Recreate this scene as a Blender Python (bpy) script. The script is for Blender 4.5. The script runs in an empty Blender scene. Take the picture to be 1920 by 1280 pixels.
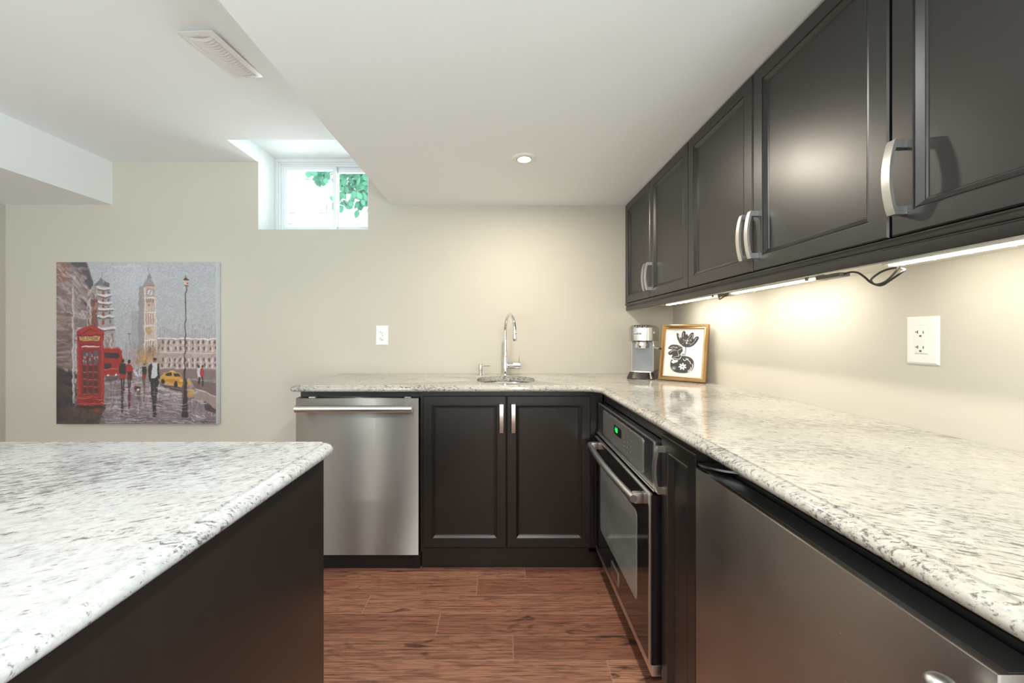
import bpy, bmesh, math, random
import numpy as np
from mathutils import Vector, Matrix
random.seed(7)
C = bpy.context.scene.collection
PI = math.pi

# ------------------------------------------------------------------ camera, world, lights, exposure
EYE = 1.163
cam = bpy.data.objects.new('camera', bpy.data.cameras.new('camera')); C.objects.link(cam)
cam.location = (0, 0, EYE); cam.rotation_euler = (PI/2, 0, 0)
cam.data.sensor_width = 36; cam.data.lens = 14.0
cam.data.shift_x = 20/1920; cam.data.shift_y = -13/1920
cam.data.clip_start = 0.02
bpy.context.scene.camera = cam
vs = bpy.context.scene.view_settings
vs.view_transform = 'Standard'; vs.look = 'None'; vs.gamma = 1; vs.use_curve_mapping = False
vs.exposure = 0.06
world = bpy.data.worlds.new('world'); bpy.context.scene.world = world; world.use_nodes = True
world.node_tree.nodes['Background'].inputs[0].default_value = (0.80, 0.93, 1.0, 1)
world.node_tree.nodes['Background'].inputs[1].default_value = 3.0

def area(name, loc, rot, sx, sy, power, col, shape='RECTANGLE', spread=180):
    l = bpy.data.lights.new(name, 'AREA'); l.shape = shape; l.size = sx
    if shape in ('RECTANGLE', 'ELLIPSE'): l.size_y = sy
    l.energy = power; l.color = col; l.spread = math.radians(spread)
    o = bpy.data.objects.new(name, l); C.objects.link(o); o.location = loc; o.rotation_euler = rot
    return o
WARM = (1.0, 0.89, 0.74); COOL = (0.82, 0.955, 1.0)
SOFFIT = 1.986; CEIL = 2.262
# recessed ceiling lamps of the kitchen soffit and the room behind
area('recessed_lamp_light', (0.107, 1.862, SOFFIT-0.012), (0, 0, 0), 0.06, 0.06, 12, WARM, 'DISK', 178)
for (x, y, z, p) in [(0.15, 0.55, SOFFIT-0.012, 9), (0.15, -0.9, SOFFIT-0.012, 12), (-1.25, -0.1, CEIL-0.012, 12), (-1.6, -1.5, CEIL-0.012, 14), (-2.8, 0.6, 1.97, 2.5)]:
    area('recessed_lamp_light', (x, y, z), (0, 0, 0), 0.09, 0.09, p, (1.0, 0.96, 0.91), 'DISK', 160)
# added daylight lamps at the made-up patio door and right-wall window behind the camera
area('daylight_area', (-2.15, -2.9, 1.10), (math.radians(106), 0, 0), 0.72, 1.9, 62, COOL)
area('daylight_area', (1.06, -1.35, 0.95), (0, math.radians(128), 0), 1.0, 1.3, 105, COOL)
# daylight falling through the small basement window above the wall
area('daylight_area', (-1.2, 2.93, 2.12), (-PI/2, 0, 0), 0.66, 0.5, 10, (0.9, 0.98, 1.0))

# ------------------------------------------------------------------ node helpers and materials
def new_mat(name):
    m = bpy.data.materials.new(name); m.use_nodes = True
    nt = m.node_tree; nt.nodes.clear()
    out = nt.nodes.new('ShaderNodeOutputMaterial'); b = nt.nodes.new('ShaderNodeBsdfPrincipled')
    nt.links.new(b.outputs[0], out.inputs[0])
    return m, nt, b
def nd(nt, typ, ins=None, **props):
    n = nt.nodes.new('ShaderNode'+typ)
    for k, v in props.items(): setattr(n, k, v)
    for k, v in (ins or {}).items():
        s = n.inputs[k]
        if isinstance(v, bpy.types.NodeSocket): nt.links.new(v, s)
        else: s.default_value = v
    return n
def ramp(nt, fac, stops, interp='LINEAR'):
    r = nt.nodes.new('ShaderNodeValToRGB'); nt.links.new(fac, r.inputs[0]); cr = r.color_ramp; cr.interpolation = interp
    while len(cr.elements) < len(stops): cr.elements.new(0.5)
    for e, (p, c) in zip(cr.elements, stops):
        e.position = p; e.color = (c, c, c, 1) if isinstance(c, (int, float)) else (*c, 1)
    return r.outputs[0]
def math_(nt, op, a, b=0.0):
    return nd(nt, 'Math', {0: a, 1: b}, operation=op).outputs[0]
def mix(nt, fac, a, b, mode='MIX'):
    n = nt.nodes.new('ShaderNodeMix'); n.data_type = 'RGBA'; n.blend_type = mode
    for i, v in ((0, fac), (6, a), (7, b)):
        if isinstance(v, bpy.types.NodeSocket): nt.links.new(v, n.inputs[i])
        else: n.inputs[i].default_value = (*v, 1) if isinstance(v, tuple) and len(v) == 3 else v
    return n.outputs[2]
def objco(nt, rot=(0, 0, 0), scale=(1, 1, 1)):
    t = nt.nodes.new('ShaderNodeNewGeometry')
    return nd(nt, 'Mapping', {0: t.outputs['Position'], 2: rot, 3: scale}).outputs[0]
def noise(nt, vec, scale, detail=2.0, rough=0.5, dist=0.0):
    return nd(nt, 'TexNoise', {'Vector': vec, 'Scale': scale, 'Detail': detail, 'Roughness': rough, 'Distortion': dist}).outputs[0]
def setp(b, **k):
    al = dict(color='Base Color', rough='Roughness', metal='Metallic', coat='Coat Weight', coatr='Coat Roughness', spec='Specular IOR Level',
              aniso='Anisotropic', anisor='Anisotropic Rotation', trans='Transmission Weight', ior='IOR', emit='Emission Color', es='Emission Strength')
    for n, v in k.items():
        s = b.inputs[al[n]]
        if isinstance(v, bpy.types.NodeSocket): b.id_data.links.new(v, s)
        else: s.default_value = (*v, 1) if isinstance(v, tuple) else v
def bump(nt, b, h, strength, dist=0.002):
    n = nd(nt, 'Bump', {'Height': h, 'Strength': strength, 'Distance': dist}); nt.links.new(n.outputs[0], b.inputs['Normal'])
def simple(name, color, rough=0.5, **k):
    m, nt, b = new_mat(name)
    v = noise(nt, objco(nt), 40, 2)
    c = mix(nt, v, tuple(min(1, x*0.96) for x in color), tuple(min(1, x*1.04) for x in color))
    setp(b, color=c, rough=rough, **k)
    return m
def paint(name, color, rough=0.75, var=0.03):
    m, nt, b = new_mat(name)
    v = noise(nt, objco(nt), 2.2, 3)
    c = mix(nt, v, tuple(x*(1-var) for x in color), tuple(min(1, x*(1+var)) for x in color))
    setp(b, color=c, rough=rough)
    bump(nt, b, noise(nt, objco(nt), 240, 3), 0.06, 0.001)
    return m
def cabinet_mat(name, col=(0.0085, 0.0072, 0.0058), rough=0.34):
    m, nt, b = new_mat(name)
    co = objco(nt, scale=(1, 1, 0.12))
    v = noise(nt, co, 60, 4, 0.6)
    big = noise(nt, objco(nt), 3, 3)
    c = mix(nt, v, tuple(x*0.8 for x in col), tuple(x*1.25 for x in col))
    spk = nd(nt, 'TexVoronoi', {'Vector': objco(nt), 'Scale': 26}).outputs[0]
    dots = ramp(nt, spk, [(0.0, 1.0), (0.028, 1.0), (0.04, 0.0)])
    gate = ramp(nt, noise(nt, objco(nt), 9, 2), [(0.60, 0.0), (0.64, 1.0)])
    c = mix(nt, math_(nt, 'MULTIPLY', dots, gate), c, (0.12, 0.11, 0.10))
    setp(b, color=c, rough=ramp(nt, big, [(0.3, rough-0.03), (0.7, rough+0.05)]), ior=1.55, coat=0.3, coatr=0.3)
    bump(nt, b, v, 0.05, 0.0006)
    return m
def steel(name, col=(0.56, 0.55, 0.53), rough=0.28, aniso=0.0, grain=(1, 1, 1), smudge=0.0):
    m, nt, b = new_mat(name)
    v = noise(nt, objco(nt, scale=grain), 3, 3, 0.6)
    r = ramp(nt, v, [(0.3, rough*0.93), (0.7, rough*1.07)])
    c = mix(nt, v, tuple(x*0.94 for x in col), tuple(min(1, x*1.05) for x in col))
    if smudge:
        s = noise(nt, objco(nt), 5, 5, 0.62, 0.6)
        r = math_(nt, 'ADD', r, math_(nt, 'MULTIPLY', s, smudge))
        d = nd(nt, 'TexVoronoi', {'Vector': objco(nt), 'Scale': 30}).outputs[0]
        g = ramp(nt, noise(nt, objco(nt), 6, 2), [(0.55, 0.0), (0.6, 1.0)])
        c = mix(nt, math_(nt, 'MULTIPLY', ramp(nt, d, [(0.03, 0.7), (0.05, 0.0)]), g), c, (0.8, 0.78, 0.74))
    setp(b, color=c, rough=r, metal=1.0, aniso=aniso, anisor=0.25 if aniso else 0.0)
    if aniso:
        t = nd(nt, 'Tangent', direction_type='RADIAL', axis='Z'); nt.links.new(t.outputs[0], b.inputs['Tangent'])
    return m
def emis(name, col, s):
    m, nt, b = new_mat(name); setp(b, color=col, emit=col, es=s, rough=0.4); return m
def granite(name, ang, tint=(0.49, 0.475, 0.43), dark=(0.38, 0.36, 0.315), warmth=0.35):
    m, nt, b = new_mat(name)
    p = nt.nodes.new('ShaderNodeNewGeometry').outputs['Position']
    warp = nd(nt, 'TexNoise', {'Vector': p, 'Scale': 6.0, 'Detail': 2.0})
    off = nd(nt, 'VectorMath', {0: warp.outputs[1], 1: (0.06, 0.06, 0.06)}, operation='MULTIPLY').outputs[0]
    p2 = nd(nt, 'VectorMath', {0: p, 1: off}, operation='ADD').outputs[0]
    r = nd(nt, 'Mapping', {0: p2, 2: (0, 0, ang)}).outputs[0]
    st = nd(nt, 'Mapping', {0: r, 3: (0.50, 1.0, 1.0)}).outputs[0]
    st2 = nd(nt, 'Mapping', {0: r, 3: (0.26, 1.0, 1.0)}).outputs[0]
    patch = ramp(nt, noise(nt, nd(nt, 'Mapping', {0: r, 3: (0.5, 1.0, 1.0)}).outputs[0], 4.5, 4, 0.6), [(0.36, 0.0), (0.64, 1.0)])
    soft = ramp(nt, math_(nt, 'ADD', noise(nt, st, 30, 8, 0.78, 0.6), math_(nt, 'MULTIPLY', patch, 0.05)), [(0.47, 0.0), (0.68, 1.0)])
    warm = ramp(nt, noise(nt, st, 7, 3), [(0.45, 0.0), (0.7, 1.0)])
    c = mix(nt, math_(nt, 'MULTIPLY', soft, 0.80), tint, dark)
    c = mix(nt, math_(nt, 'MULTIPLY', warm, warmth), c, (0.58, 0.49, 0.38))
    cloud = ramp(nt, noise(nt, st, 46, 4, 0.6), [(0.5, 0.0), (0.75, 1.0)])
    c = mix(nt, math_(nt, 'MULTIPLY', cloud, 0.45), c, tuple(x*0.72 for x in tint))
    grain = ramp(nt, noise(nt, nd(nt, 'Mapping', {0: r, 3: (0.6, 1.0, 1.0)}).outputs[0], 75, 8, 0.82, 0.4), [(0.40, 0.0), (0.64, 1.0)])
    c = mix(nt, math_(nt, 'MULTIPLY', grain, 0.70), c, tuple(x*0.60 for x in tint))
    crys = ramp(nt, nd(nt, 'TexVoronoi', {'Vector': r, 'Scale': 110.0}).outputs[0], [(0.15, 0.0), (0.6, 1.0)])
    c = mix(nt, math_(nt, 'MULTIPLY', crys, 0.16), c, tuple(min(1, x*1.45) for x in tint))
    fl = noise(nt, st2, 150, 7, 0.76, 0.4)
    thr = math_(nt, 'ADD', fl, math_(nt, 'MULTIPLY', patch, 0.10))
    fleck = ramp(nt, thr, [(0.585, 0.0), (0.66, 1.0)])
    c = mix(nt, math_(nt, 'MULTIPLY', fleck, 0.9), c, (0.095, 0.09, 0.082))
    fl2 = noise(nt, nd(nt, 'Mapping', {0: r, 3: (0.45, 1.0, 1.0), 1: (3.1, 1.7, 0.4)}).outputs[0], 44, 6, 0.76)
    c = mix(nt, ramp(nt, math_(nt, 'ADD', fl2, math_(nt, 'MULTIPLY', patch, 0.04)), [(0.635, 0.0), (0.69, 0.8)]), c, (0.07, 0.065, 0.06))
    vor = nd(nt, 'TexVoronoi', {'Vector': p, 'Scale': 34})
    red = math_(nt, 'MULTIPLY', ramp(nt, vor.outputs[0], [(0.10, 1.0), (0.16, 0.0)]), ramp(nt, noise(nt, p, 13, 1), [(0.66, 0.0), (0.69, 1.0)]))
    c = mix(nt, red, c, (0.16, 0.06, 0.04))
    setp(b, color=c, rough=0.09, spec=0.5)
    bump(nt, b, noise(nt, p, 120, 3), 0.05, 0.0005)
    return m
def floor_mat():
    m, nt, b = new_mat('hickory_planks')
    p = nt.nodes.new('ShaderNodeNewGeometry').outputs['Position']
    s = nd(nt, 'SeparateXYZ', {0: p}); X, Y = s.outputs[0], s.outputs[1]
    yy = math_(nt, 'DIVIDE', math_(nt, 'SUBTRACT', Y, 1.900), 0.1195)
    row = math_(nt, 'FLOOR', yy); fy = math_(nt, 'FRACT', yy)
    w1 = nd(nt, 'TexWhiteNoise', {'W': row}, noise_dimensions='1D')
    xx = math_(nt, 'DIVIDE', math_(nt, 'ADD', X, math_(nt, 'MULTIPLY', w1.outputs[0], 7.7)), 1.15)
    col = math_(nt, 'FLOOR', xx); fx = math_(nt, 'FRACT', xx)
    idv = nd(nt, 'CombineXYZ', {0: col, 1: row}).outputs[0]
    w2 = nd(nt, 'TexWhiteNoise', {'Vector': idv}, noise_dimensions='3D')
    sh = nd(nt, 'VectorMath', {0: w2.outputs[1], 1: (9.0, 5.0, 3.0)}, operation='MULTIPLY').outputs[0]
    pp = nd(nt, 'VectorMath', {0: p, 1: sh}, operation='ADD').outputs[0]
    wv = nd(nt, 'TexNoise', {'Vector': nd(nt, 'Mapping', {0: pp, 3: (1.1, 8, 1)}).outputs[0], 'Scale': 1.6, 'Detail': 3.0}).outputs[0]
    rings = nd(nt, 'Math', {0: math_(nt, 'MULTIPLY', wv, 75.0)}, operation='SINE').outputs[0]
    rings = ramp(nt, rings, [(0.30, 0.0), (1.0, 1.0)])
    gr = noise(nt, nd(nt, 'Mapping', {0: pp, 3: (2.6, 70, 1)}).outputs[0], 2.2, 8, 0.74, 0.15)
    grn = ramp(nt, gr, [(0.45, 0.0), (0.62, 1.0)])
    c = mix(nt, w2.outputs[0], (0.28, 0.118, 0.072), (0.50, 0.248, 0.152))
    c = mix(nt, math_(nt, 'MULTIPLY', grn, 0.88), c, (0.085, 0.032, 0.02))
    c = mix(nt, math_(nt, 'MULTIPLY', rings, 0.35), c, (0.10, 0.034, 0.02))
    kn = ramp(nt, noise(nt, nd(nt, 'Mapping', {0: pp, 3: (3.2, 13, 1)}).outputs[0], 1.7, 3, 0.5, 1.0), [(0.62, 0.0), (0.72, 0.8)])
    c = mix(nt, kn, c, (0.035, 0.015, 0.012))
    ey = math_(nt, 'MINIMUM', fy, math_(nt, 'SUBTRACT', 1.0, fy))
    ex = math_(nt, 'MINIMUM', fx, math_(nt, 'SUBTRACT', 1.0, fx))
    gy = ramp(nt, ey, [(0.008, 1.0), (0.016, 0.0)]); gx = ramp(nt, ex, [(0.0004, 1.0), (0.0010, 0.0)])
    gap = math_(nt, 'MAXIMUM', gy, gx)
    c = mix(nt, math_(nt, 'MULTIPLY', gap, 0.4), c, (0.45, 0.30, 0.23))
    setp(b, color=c, rough=ramp(nt, gr, [(0.3, 0.33), (0.7, 0.5)]), spec=0.45)
    h = math_(nt, 'SUBTRACT', math_(nt, 'MULTIPLY', wv, 1.5), math_(nt, 'ADD', math_(nt, 'MULTIPLY', grn, 0.25), gap))
    bump(nt, b, h, 0.35, 0.0015)
    return m

M = {}
M['wall'] = paint('beige_wall_paint', (0.560, 0.520, 0.447))
M['white'] = paint('white_ceiling_paint', (0.865, 0.885, 0.88), var=0.005)
M['trimwhite'] = simple('white_vinyl', (0.80, 0.82, 0.83), 0.35)
M['plastic'] = simple('white_plastic', (0.82, 0.81, 0.78), 0.3)
M['cab'] = cabinet_mat('espresso_cabinet_paint')
M['island'] = cabinet_mat('espresso_island_panel', (0.016, 0.0115, 0.009), 0.33)
M['granite'] = granite('cream_granite', 0.48)
M['granite2'] = granite('white_granite', -0.60, (0.49, 0.51, 0.51), (0.40, 0.41, 0.41), 0.12)
M['floor'] = floor_mat()
M['steel'] = steel('brushed_steel', (0.45, 0.435, 0.405), 0.48, 1.0, (30, 1, 1))
M['fridge'] = steel('smudged_steel', (0.42, 0.395, 0.36), 0.30, 0.6, (2, 2, 2), 0.12)
M['ovensteel'] = steel('dark_steel', (0.36, 0.35, 0.34), 0.30)
M['trimsteel'] = steel('bright_steel', (0.80, 0.79, 0.78), 0.32)
M['nickel'] = steel('brushed_nickel', (0.68, 0.67, 0.645), 0.34)
M['chrome'] = steel('chrome', (0.80, 0.80, 0.79), 0.06)
M['bowl'] = steel('sink_steel', (0.66, 0.67, 0.68), 0.25)
M['black'] = simple('black_plastic', (0.008, 0.008, 0.008), 0.4)
M['blackgloss'] = simple('black_oven_glass', (0.010, 0.009, 0.009), 0.10, coat=0.5, coatr=0.05)
M['panelgrey'] = simple('grey_touch_panel', (0.13, 0.127, 0.12), 0.3)
M['ovenglass'] = simple('grey_window_glass', (0.26, 0.265, 0.255), 0.12, coat=0.8, coatr=0.05)
M['dark'] = simple('dark_slot', (0.02, 0.02, 0.02), 0.6)
M['slot'] = simple('outlet_slot', (0.07, 0.07, 0.065), 0.6)
M['green'] = emis('green_led_digits', (0.02, 0.9, 0.10), 1.6)
M['led'] = emis('led_lens', (1.0, 0.94, 0.82), 7.0)
M['leddot'] = emis('led_chip', (1.0, 0.95, 0.85), 60.0)
M['bulb'] = emis('halogen_lens', (1.0, 0.95, 0.88), 9.0)
M['cream'] = simple('cream_melamine', (0.66, 0.63, 0.55), 0.45)
M['gold'] = steel('antique_gold', (0.40, 0.25, 0.11), 0.36)
M['golddark'] = steel('aged_gold', (0.30, 0.18, 0.08), 0.42)
M['matboard'] = simple('beige_fillet', (0.55, 0.47, 0.38), 0.6)
M['leaf'] = simple('green_leaf', (0.10, 0.34, 0.21), 0.5)
M['bark'] = simple('twig_bark', (0.12, 0.09, 0.07), 0.8)
M['canvas'] = simple('primed_canvas_edge', (0.66, 0.71, 0.74), 0.7)
M['cable'] = simple('dark_cable', (0.03, 0.028, 0.024), 0.45)
M['greybox'] = simple('grey_connector', (0.16, 0.155, 0.14), 0.5)
def glass():
    m, nt, b = new_mat('window_glass'); nt.nodes.remove(b)
    out = [n for n in nt.nodes if n.type == 'OUTPUT_MATERIAL'][0]
    t = nd(nt, 'BsdfTransparent', {0: (0.95, 0.98, 0.97, 1)}); g = nd(nt, 'BsdfGlossy', {1: 0.02})
    f = nd(nt, 'Fresnel', {0: 1.45})
    mx = nd(nt, 'MixShader', {0: f.outputs[0], 1: t.outputs[0], 2: g.outputs[0]}); nt.links.new(mx.outputs[0], out.inputs[0])
    return m
M['glass'] = glass()
def brick():
    m, nt, b = new_mat('white_painted_brick')
    p = objco(nt, rot=(PI/2, 0, 0))
    br = nd(nt, 'TexBrick', {'Vector': p, 'Color1': (0.80, 0.80, 0.80, 1), 'Color2': (0.84, 0.84, 0.84, 1), 'Mortar': (0.20, 0.19, 0.20, 1), 'Scale': 1.0,
                             'Mortar Size': 0.004, 'Brick Width': 0.40, 'Row Height': 0.115})
    f = ramp(nt, noise(nt, objco(nt), 5, 3), [(0.42, 0.0), (0.60, 1.0)])
    c = mix(nt, f, (0.84, 0.84, 0.84), br.outputs[0])
    setp(b, color=c, rough=0.9); return m
M['brick'] = brick()
def vcol(name, rough=0.45, bmp=0.3):
    m, nt, b = new_mat(name)
    a = nd(nt, 'VertexColor', layer_name='Col')
    c = mix(nt, math_(nt, 'MULTIPLY', noise(nt, objco(nt), 160, 2), 0.14), a.outputs[0], (0.4, 0.38, 0.37))
    setp(b, color=c, rough=rough)
    bump(nt, b, noise(nt, objco(nt, scale=(1, 1, 1.8)), 70, 4, 0.6, 1.0), bmp, 0.0015)
    return m
M['painting'] = vcol('oil_painting', 0.4, 0.15)
M['print'] = vcol('ink_print', 0.25, 0.0)

# ------------------------------------------------------------------ mesh helpers
def link(name, bm, mat, parent=None, sharp=32, recalc=True):
    if recalc: bmesh.ops.recalc_face_normals(bm, faces=bm.faces[:])
    me = bpy.data.meshes.new(name)
    if parent is not None and not parent.get('_local'):
        root = parent
        while root.parent: root = root.parent
        bmesh.ops.translate(bm, verts=bm.verts[:], vec=-Vector(root.location))
    lim = math.radians(sharp)
    for f in bm.faces: f.smooth = True
    for e in bm.edges:
        if len(e.link_faces) != 2 or e.calc_face_angle(0) > lim: e.smooth = False
    bm.to_mesh(me); bm.free()
    me.materials.append(mat)
    o = bpy.data.objects.new(name, me); C.objects.link(o)
    if parent is not None:
        o.parent = parent
        if parent.get('_local'): o['_local'] = 1
    return o
def thing(name, label, cat, loc, group=None, local=False, rot=(0, 0, 0)):
    o = bpy.data.objects.new(name, None); C.objects.link(o); o.location = loc; o.rotation_euler = rot
    o.empty_display_size = 0.05
    o['label'] = label; o['category'] = cat
    if group: o['group'] = group
    if local: o['_local'] = 1
    return o
def tag(o, label, cat, group=None):
    o['label'] = label; o['category'] = cat
    if group: o['group'] = group
    return o
def struct(name, bm, mat, parent=None, **k):
    o = link(name, bm, mat, parent, **k)
    if parent is None: o['kind'] = 'structure'
    return o
def box(bm, x0, x1, y0, y1, z0, z1, bev=0.0, seg=2):
    r = bmesh.ops.create_cube(bm, size=1.0)
    for v in r['verts']:
        v.co = Vector(((x0+x1)/2+v.co.x*(x1-x0), (y0+y1)/2+v.co.y*(y1-y0), (z0+z1)/2+v.co.z*(z1-z0)))
    if bev:
        es = list({e for v in r['verts'] for e in v.link_edges})
        bmesh.ops.bevel(bm, geom=es, offset=bev, segments=seg, affect='EDGES', profile=0.6)
    return bm
def B(*a, **k):
    bm = bmesh.new(); return box(bm, *a, **k)
def quad(bm, pts): return bm.faces.new([bm.verts.new(p) for p in pts])
def tube(bm, pts, r, n=12, cap=True):
    pts = [Vector(p) for p in pts]; rs = r if isinstance(r, (list, tuple)) else [r]*len(pts)
    t0 = (pts[1]-pts[0]).normalized(); up = Vector((0, 0, 1)) if abs(t0.z) < 0.9 else Vector((1, 0, 0))
    u = t0.cross(up).normalized(); rings = []
    for i, p in enumerate(pts):
        t = (pts[min(i+1, len(pts)-1)]-pts[max(i-1, 0)]).normalized()
        u = (u - t*u.dot(t)).normalized(); w = t.cross(u)
        rings.append([bm.verts.new(p+(u*math.cos(2*PI*k/n)+w*math.sin(2*PI*k/n))*rs[i]) for k in range(n)])
    for a, b in zip(rings, rings[1:]):
        for k in range(n): bm.faces.new((a[k], a[(k+1) % n], b[(k+1) % n], b[k]))
    if cap: bm.faces.new(rings[0][::-1]); bm.faces.new(rings[-1])
    return bm
def lathe(bm, prof, cen=(0, 0, 0), n=32, axis='z', sx=1.0, sy=1.0, cap=True):
    rings = []
    for (r, h) in prof:
        ring = []
        for k in range(n):
            a = 2*PI*k/n; x, y = r*math.cos(a)*sx, r*math.sin(a)*sy
            p = {'z': (x, y, h), 'x': (h, x, y), 'y': (x, h, y)}[axis]
            ring.append(bm.verts.new(Vector(p)+Vector(cen)))
        rings.append(ring)
    for a, b in zip(rings, rings[1:]):
        for k in range(n): bm.faces.new((a[k], a[(k+1) % n], b[(k+1) % n], b[k]))
    if cap: bm.faces.new(rings[0][::-1]); bm.faces.new(rings[-1])
    return bm
def extrude_y(bm, prof, y0, y1):   # closed profile of (x, z)
    a = [bm.verts.new((x, y0, z)) for x, z in prof]; b = [bm.verts.new((x, y1, z)) for x, z in prof]
    n = len(prof)
    for k in range(n): bm.faces.new((a[k], a[(k+1) % n], b[(k+1) % n], b[k]))
    bm.faces.new(a[::-1]); bm.faces.new(b)
    return bm
# facing maps: (u, v, n) -> world ; n points out of the front
def face_y(y0): return lambda u, v, n: (u, y0-n, v)
def face_x(x0): return lambda u, v, n: (x0-n, u, v)
def rings_panel(bm, F, u0, u1, v0, v1, rings, last=True, first=True):
    prev = None
    for (ins, n) in rings:
        cur = [bm.verts.new(F(*p)) for p in ((u0+ins, v0+ins, n), (u1-ins, v0+ins, n), (u1-ins, v1-ins, n), (u0+ins, v1-ins, n))]
        if prev:
            for k in range(4): bm.faces.new((prev[k], prev[(k+1) % 4], cur[(k+1) % 4], cur[k]))
        elif first: bm.faces.new(cur[::-1])
        prev = cur
    if last: bm.faces.new(prev)
    return bm
def fbox(bm, F, u0, u1, v0, v1, n0, n1, bev=0.0):
    a, b = F(u0, v0, n0), F(u1, v1, n1)
    return box(bm, min(a[0], b[0]), max(a[0], b[0]), min(a[1], b[1]), max(a[1], b[1]), min(a[2], b[2]), max(a[2], b[2]), bev)
STILE = 0.043
def door_bm(F, u0, u1, v0, v1, t=0.019):
    s = STILE
    return rings_panel(bmesh.new(), F, u0, u1, v0, v1,
        [(0, -t), (0, -0.003), (0.003, 0), (s-0.001, 0), (s, -0.0025), (s+0.002, -0.0025), (s+0.004, -0.001), (s+0.014, -0.0085), (s+0.016, -0.0085), (s+0.018, -0.011)])
def pull(F, u, v0, v1, parent, w=0.018, out=0.034, mat=None):
    """arched flat bar pull standing on two square posts"""
    bm = bmesh.new(); n = 20; rr = []
    for i in range(n+1):
        s = i/n; v = v0+(v1-v0)*s
        o = out-0.012+0.012*math.sin(PI*s)**0.8
        th = 0.0065
        rr.append([bm.verts.new(F(u-w/2, v, o-th)), bm.verts.new(F(u+w/2, v, o-th)), bm.verts.new(F(u+w/2, v, o)), bm.verts.new(F(u-w/2, v, o))])
    for a, b in zip(rr, rr[1:]):
        for k in range(4): bm.faces.new((a[k], a[(k+1) % 4], b[(k+1) % 4], b[k]))
    bm.faces.new(rr[0][::-1]); bm.faces.new(rr[-1])
    for (a, b) in ((v0+0.0003, v0+0.016), (v1-0.016, v1-0.0003)):
        fbox(bm, F, u-w/2+0.001, u+w/2-0.001, a, b, 0.0, out-0.014)
    return link('handle', bm, mat or M['nickel'], parent)

# ------------------------------------------------------------------ room shell
BACK = 2.54; RIGHT = 1.095; LEFT = -3.162; REAR = -3.0
SX = -0.697; BX = -2.48; BZ = 1.99
WX0, WX1, WZ0, WZ1, WD = -1.550, -0.850, 1.833, 2.366, 2.72
struct('floor', B(LEFT-0.2, RIGHT+0.2, REAR-0.2, BACK+0.35, -0.06, 0), M['floor'])
bm = bmesh.new()
box(bm, LEFT-0.2, WX0, BACK, BACK+0.30, 0, 2.6); box(bm, WX1, RIGHT+0.2, BACK, BACK+0.30, 0, 2.6)
box(bm, WX0, WX1, BACK, BACK+0.30, 0, WZ0)
struct('wall_back', bm, M['wall'])
bm = B(RIGHT, RIGHT+0.2, -0.65, BACK, 0, 2.6); box(bm, RIGHT, RIGHT+0.2, REAR, -2.05, 0, 2.6)
box(bm, RIGHT, RIGHT+0.2, -2.05, -0.65, 0, 0.35); box(bm, RIGHT, RIGHT+0.2, -2.05, -0.65, 1.5, 2.6)
struct('wall_right', bm, M['wall'])
bm = B(LEFT-0.2, LEFT, REAR, BACK, 0, 2.6)
struct('wall_left', bm, M['wall'])
bm = bmesh.new()
box(bm, LEFT-0.2, -2.70, REAR-0.15, REAR, 0, 2.6); box(bm, -1.60, RIGHT+0.2, REAR-0.15, REAR, 0, 2.6)
box(bm, -2.70, -1.60, REAR-0.15, REAR, 2.1, 2.6)
struct('wall_rear', bm, M['wall'])
# main ceiling with the raised notch above the basement window
bm = bmesh.new(); NY = 2.248
box(bm, LEFT-0.2, WX0, REAR, BACK, CEIL, CEIL+0.2); box(bm, WX0, SX, REAR, NY, CEIL, CEIL+0.2)
box(bm, WX0, SX, NY, BACK, WZ1, CEIL+0.2); box(bm, WX0, WX1, BACK, WD+0.12, WZ1, WZ1+0.1)
box(bm, WX1, SX, NY, BACK, CEIL, WZ1)
struct('ceiling', bm, M['white'])
struct('trim_1', B(SX, RIGHT, REAR, BACK, SOFFIT, CEIL+0.2), M['white'])['label'] = 'low white kitchen soffit'
struct('trim_2', B(LEFT, BX, REAR, BACK, BZ, CEIL), M['white'])['label'] = 'white bulkhead along the left wall'
# white drywall lining of the window recess
bm = bmesh.new(); T = 0.0012
box(bm, WX0, WX0+T, BACK-0.0005, WD, WZ0, WZ1); box(bm, WX1-T, WX1, BACK-0.0005, WD, WZ0, WZ1); box(bm, WX0+T, WX1-T, BACK-0.0005, WD, WZ0, WZ0+T)
struct('trim_3', bm, M['white'])['label'] = 'white window recess lining'
# basement window
w = thing('window_1', 'small white sliding basement window high in the back wall', 'window', ((WX0+WX1)/2, WD, WZ0)); w['kind'] = 'structure'
F = face_y(WD); x0, x1, z0, z1 = WX0+T, WX1-T, WZ0+T, WZ1
bm = bmesh.new()
def ringframe(bm, F, u0, u1, v0, v1, wdt, n0, n1):
    fbox(bm, F, u0, u0+wdt, v0, v1, n0, n1, 0.001); fbox(bm, F, u1-wdt, u1, v0, v1, n0, n1, 0.001)
    fbox(bm, F, u0+wdt, u1-wdt, v0, v0+wdt, n0, n1, 0.001); fbox(bm, F, u0+wdt, u1-wdt, v1-wdt, v1, n0, n1, 0.001)
ringframe(bm, F, x0, x1, z0, z1, 0.022, -0.07, 0.0)
ringframe(bm, F, x0+0.022, x1-0.022, z0+0.022, z1-0.022, 0.012, -0.07, -0.012)
ringframe(bm, F, x0+0.034, x1-0.034, z0+0.034, z1-0.034, 0.010, -0.07, -0.022)
link('window_frame', bm, M['trimwhite'], w)
mx = -1.165
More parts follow.
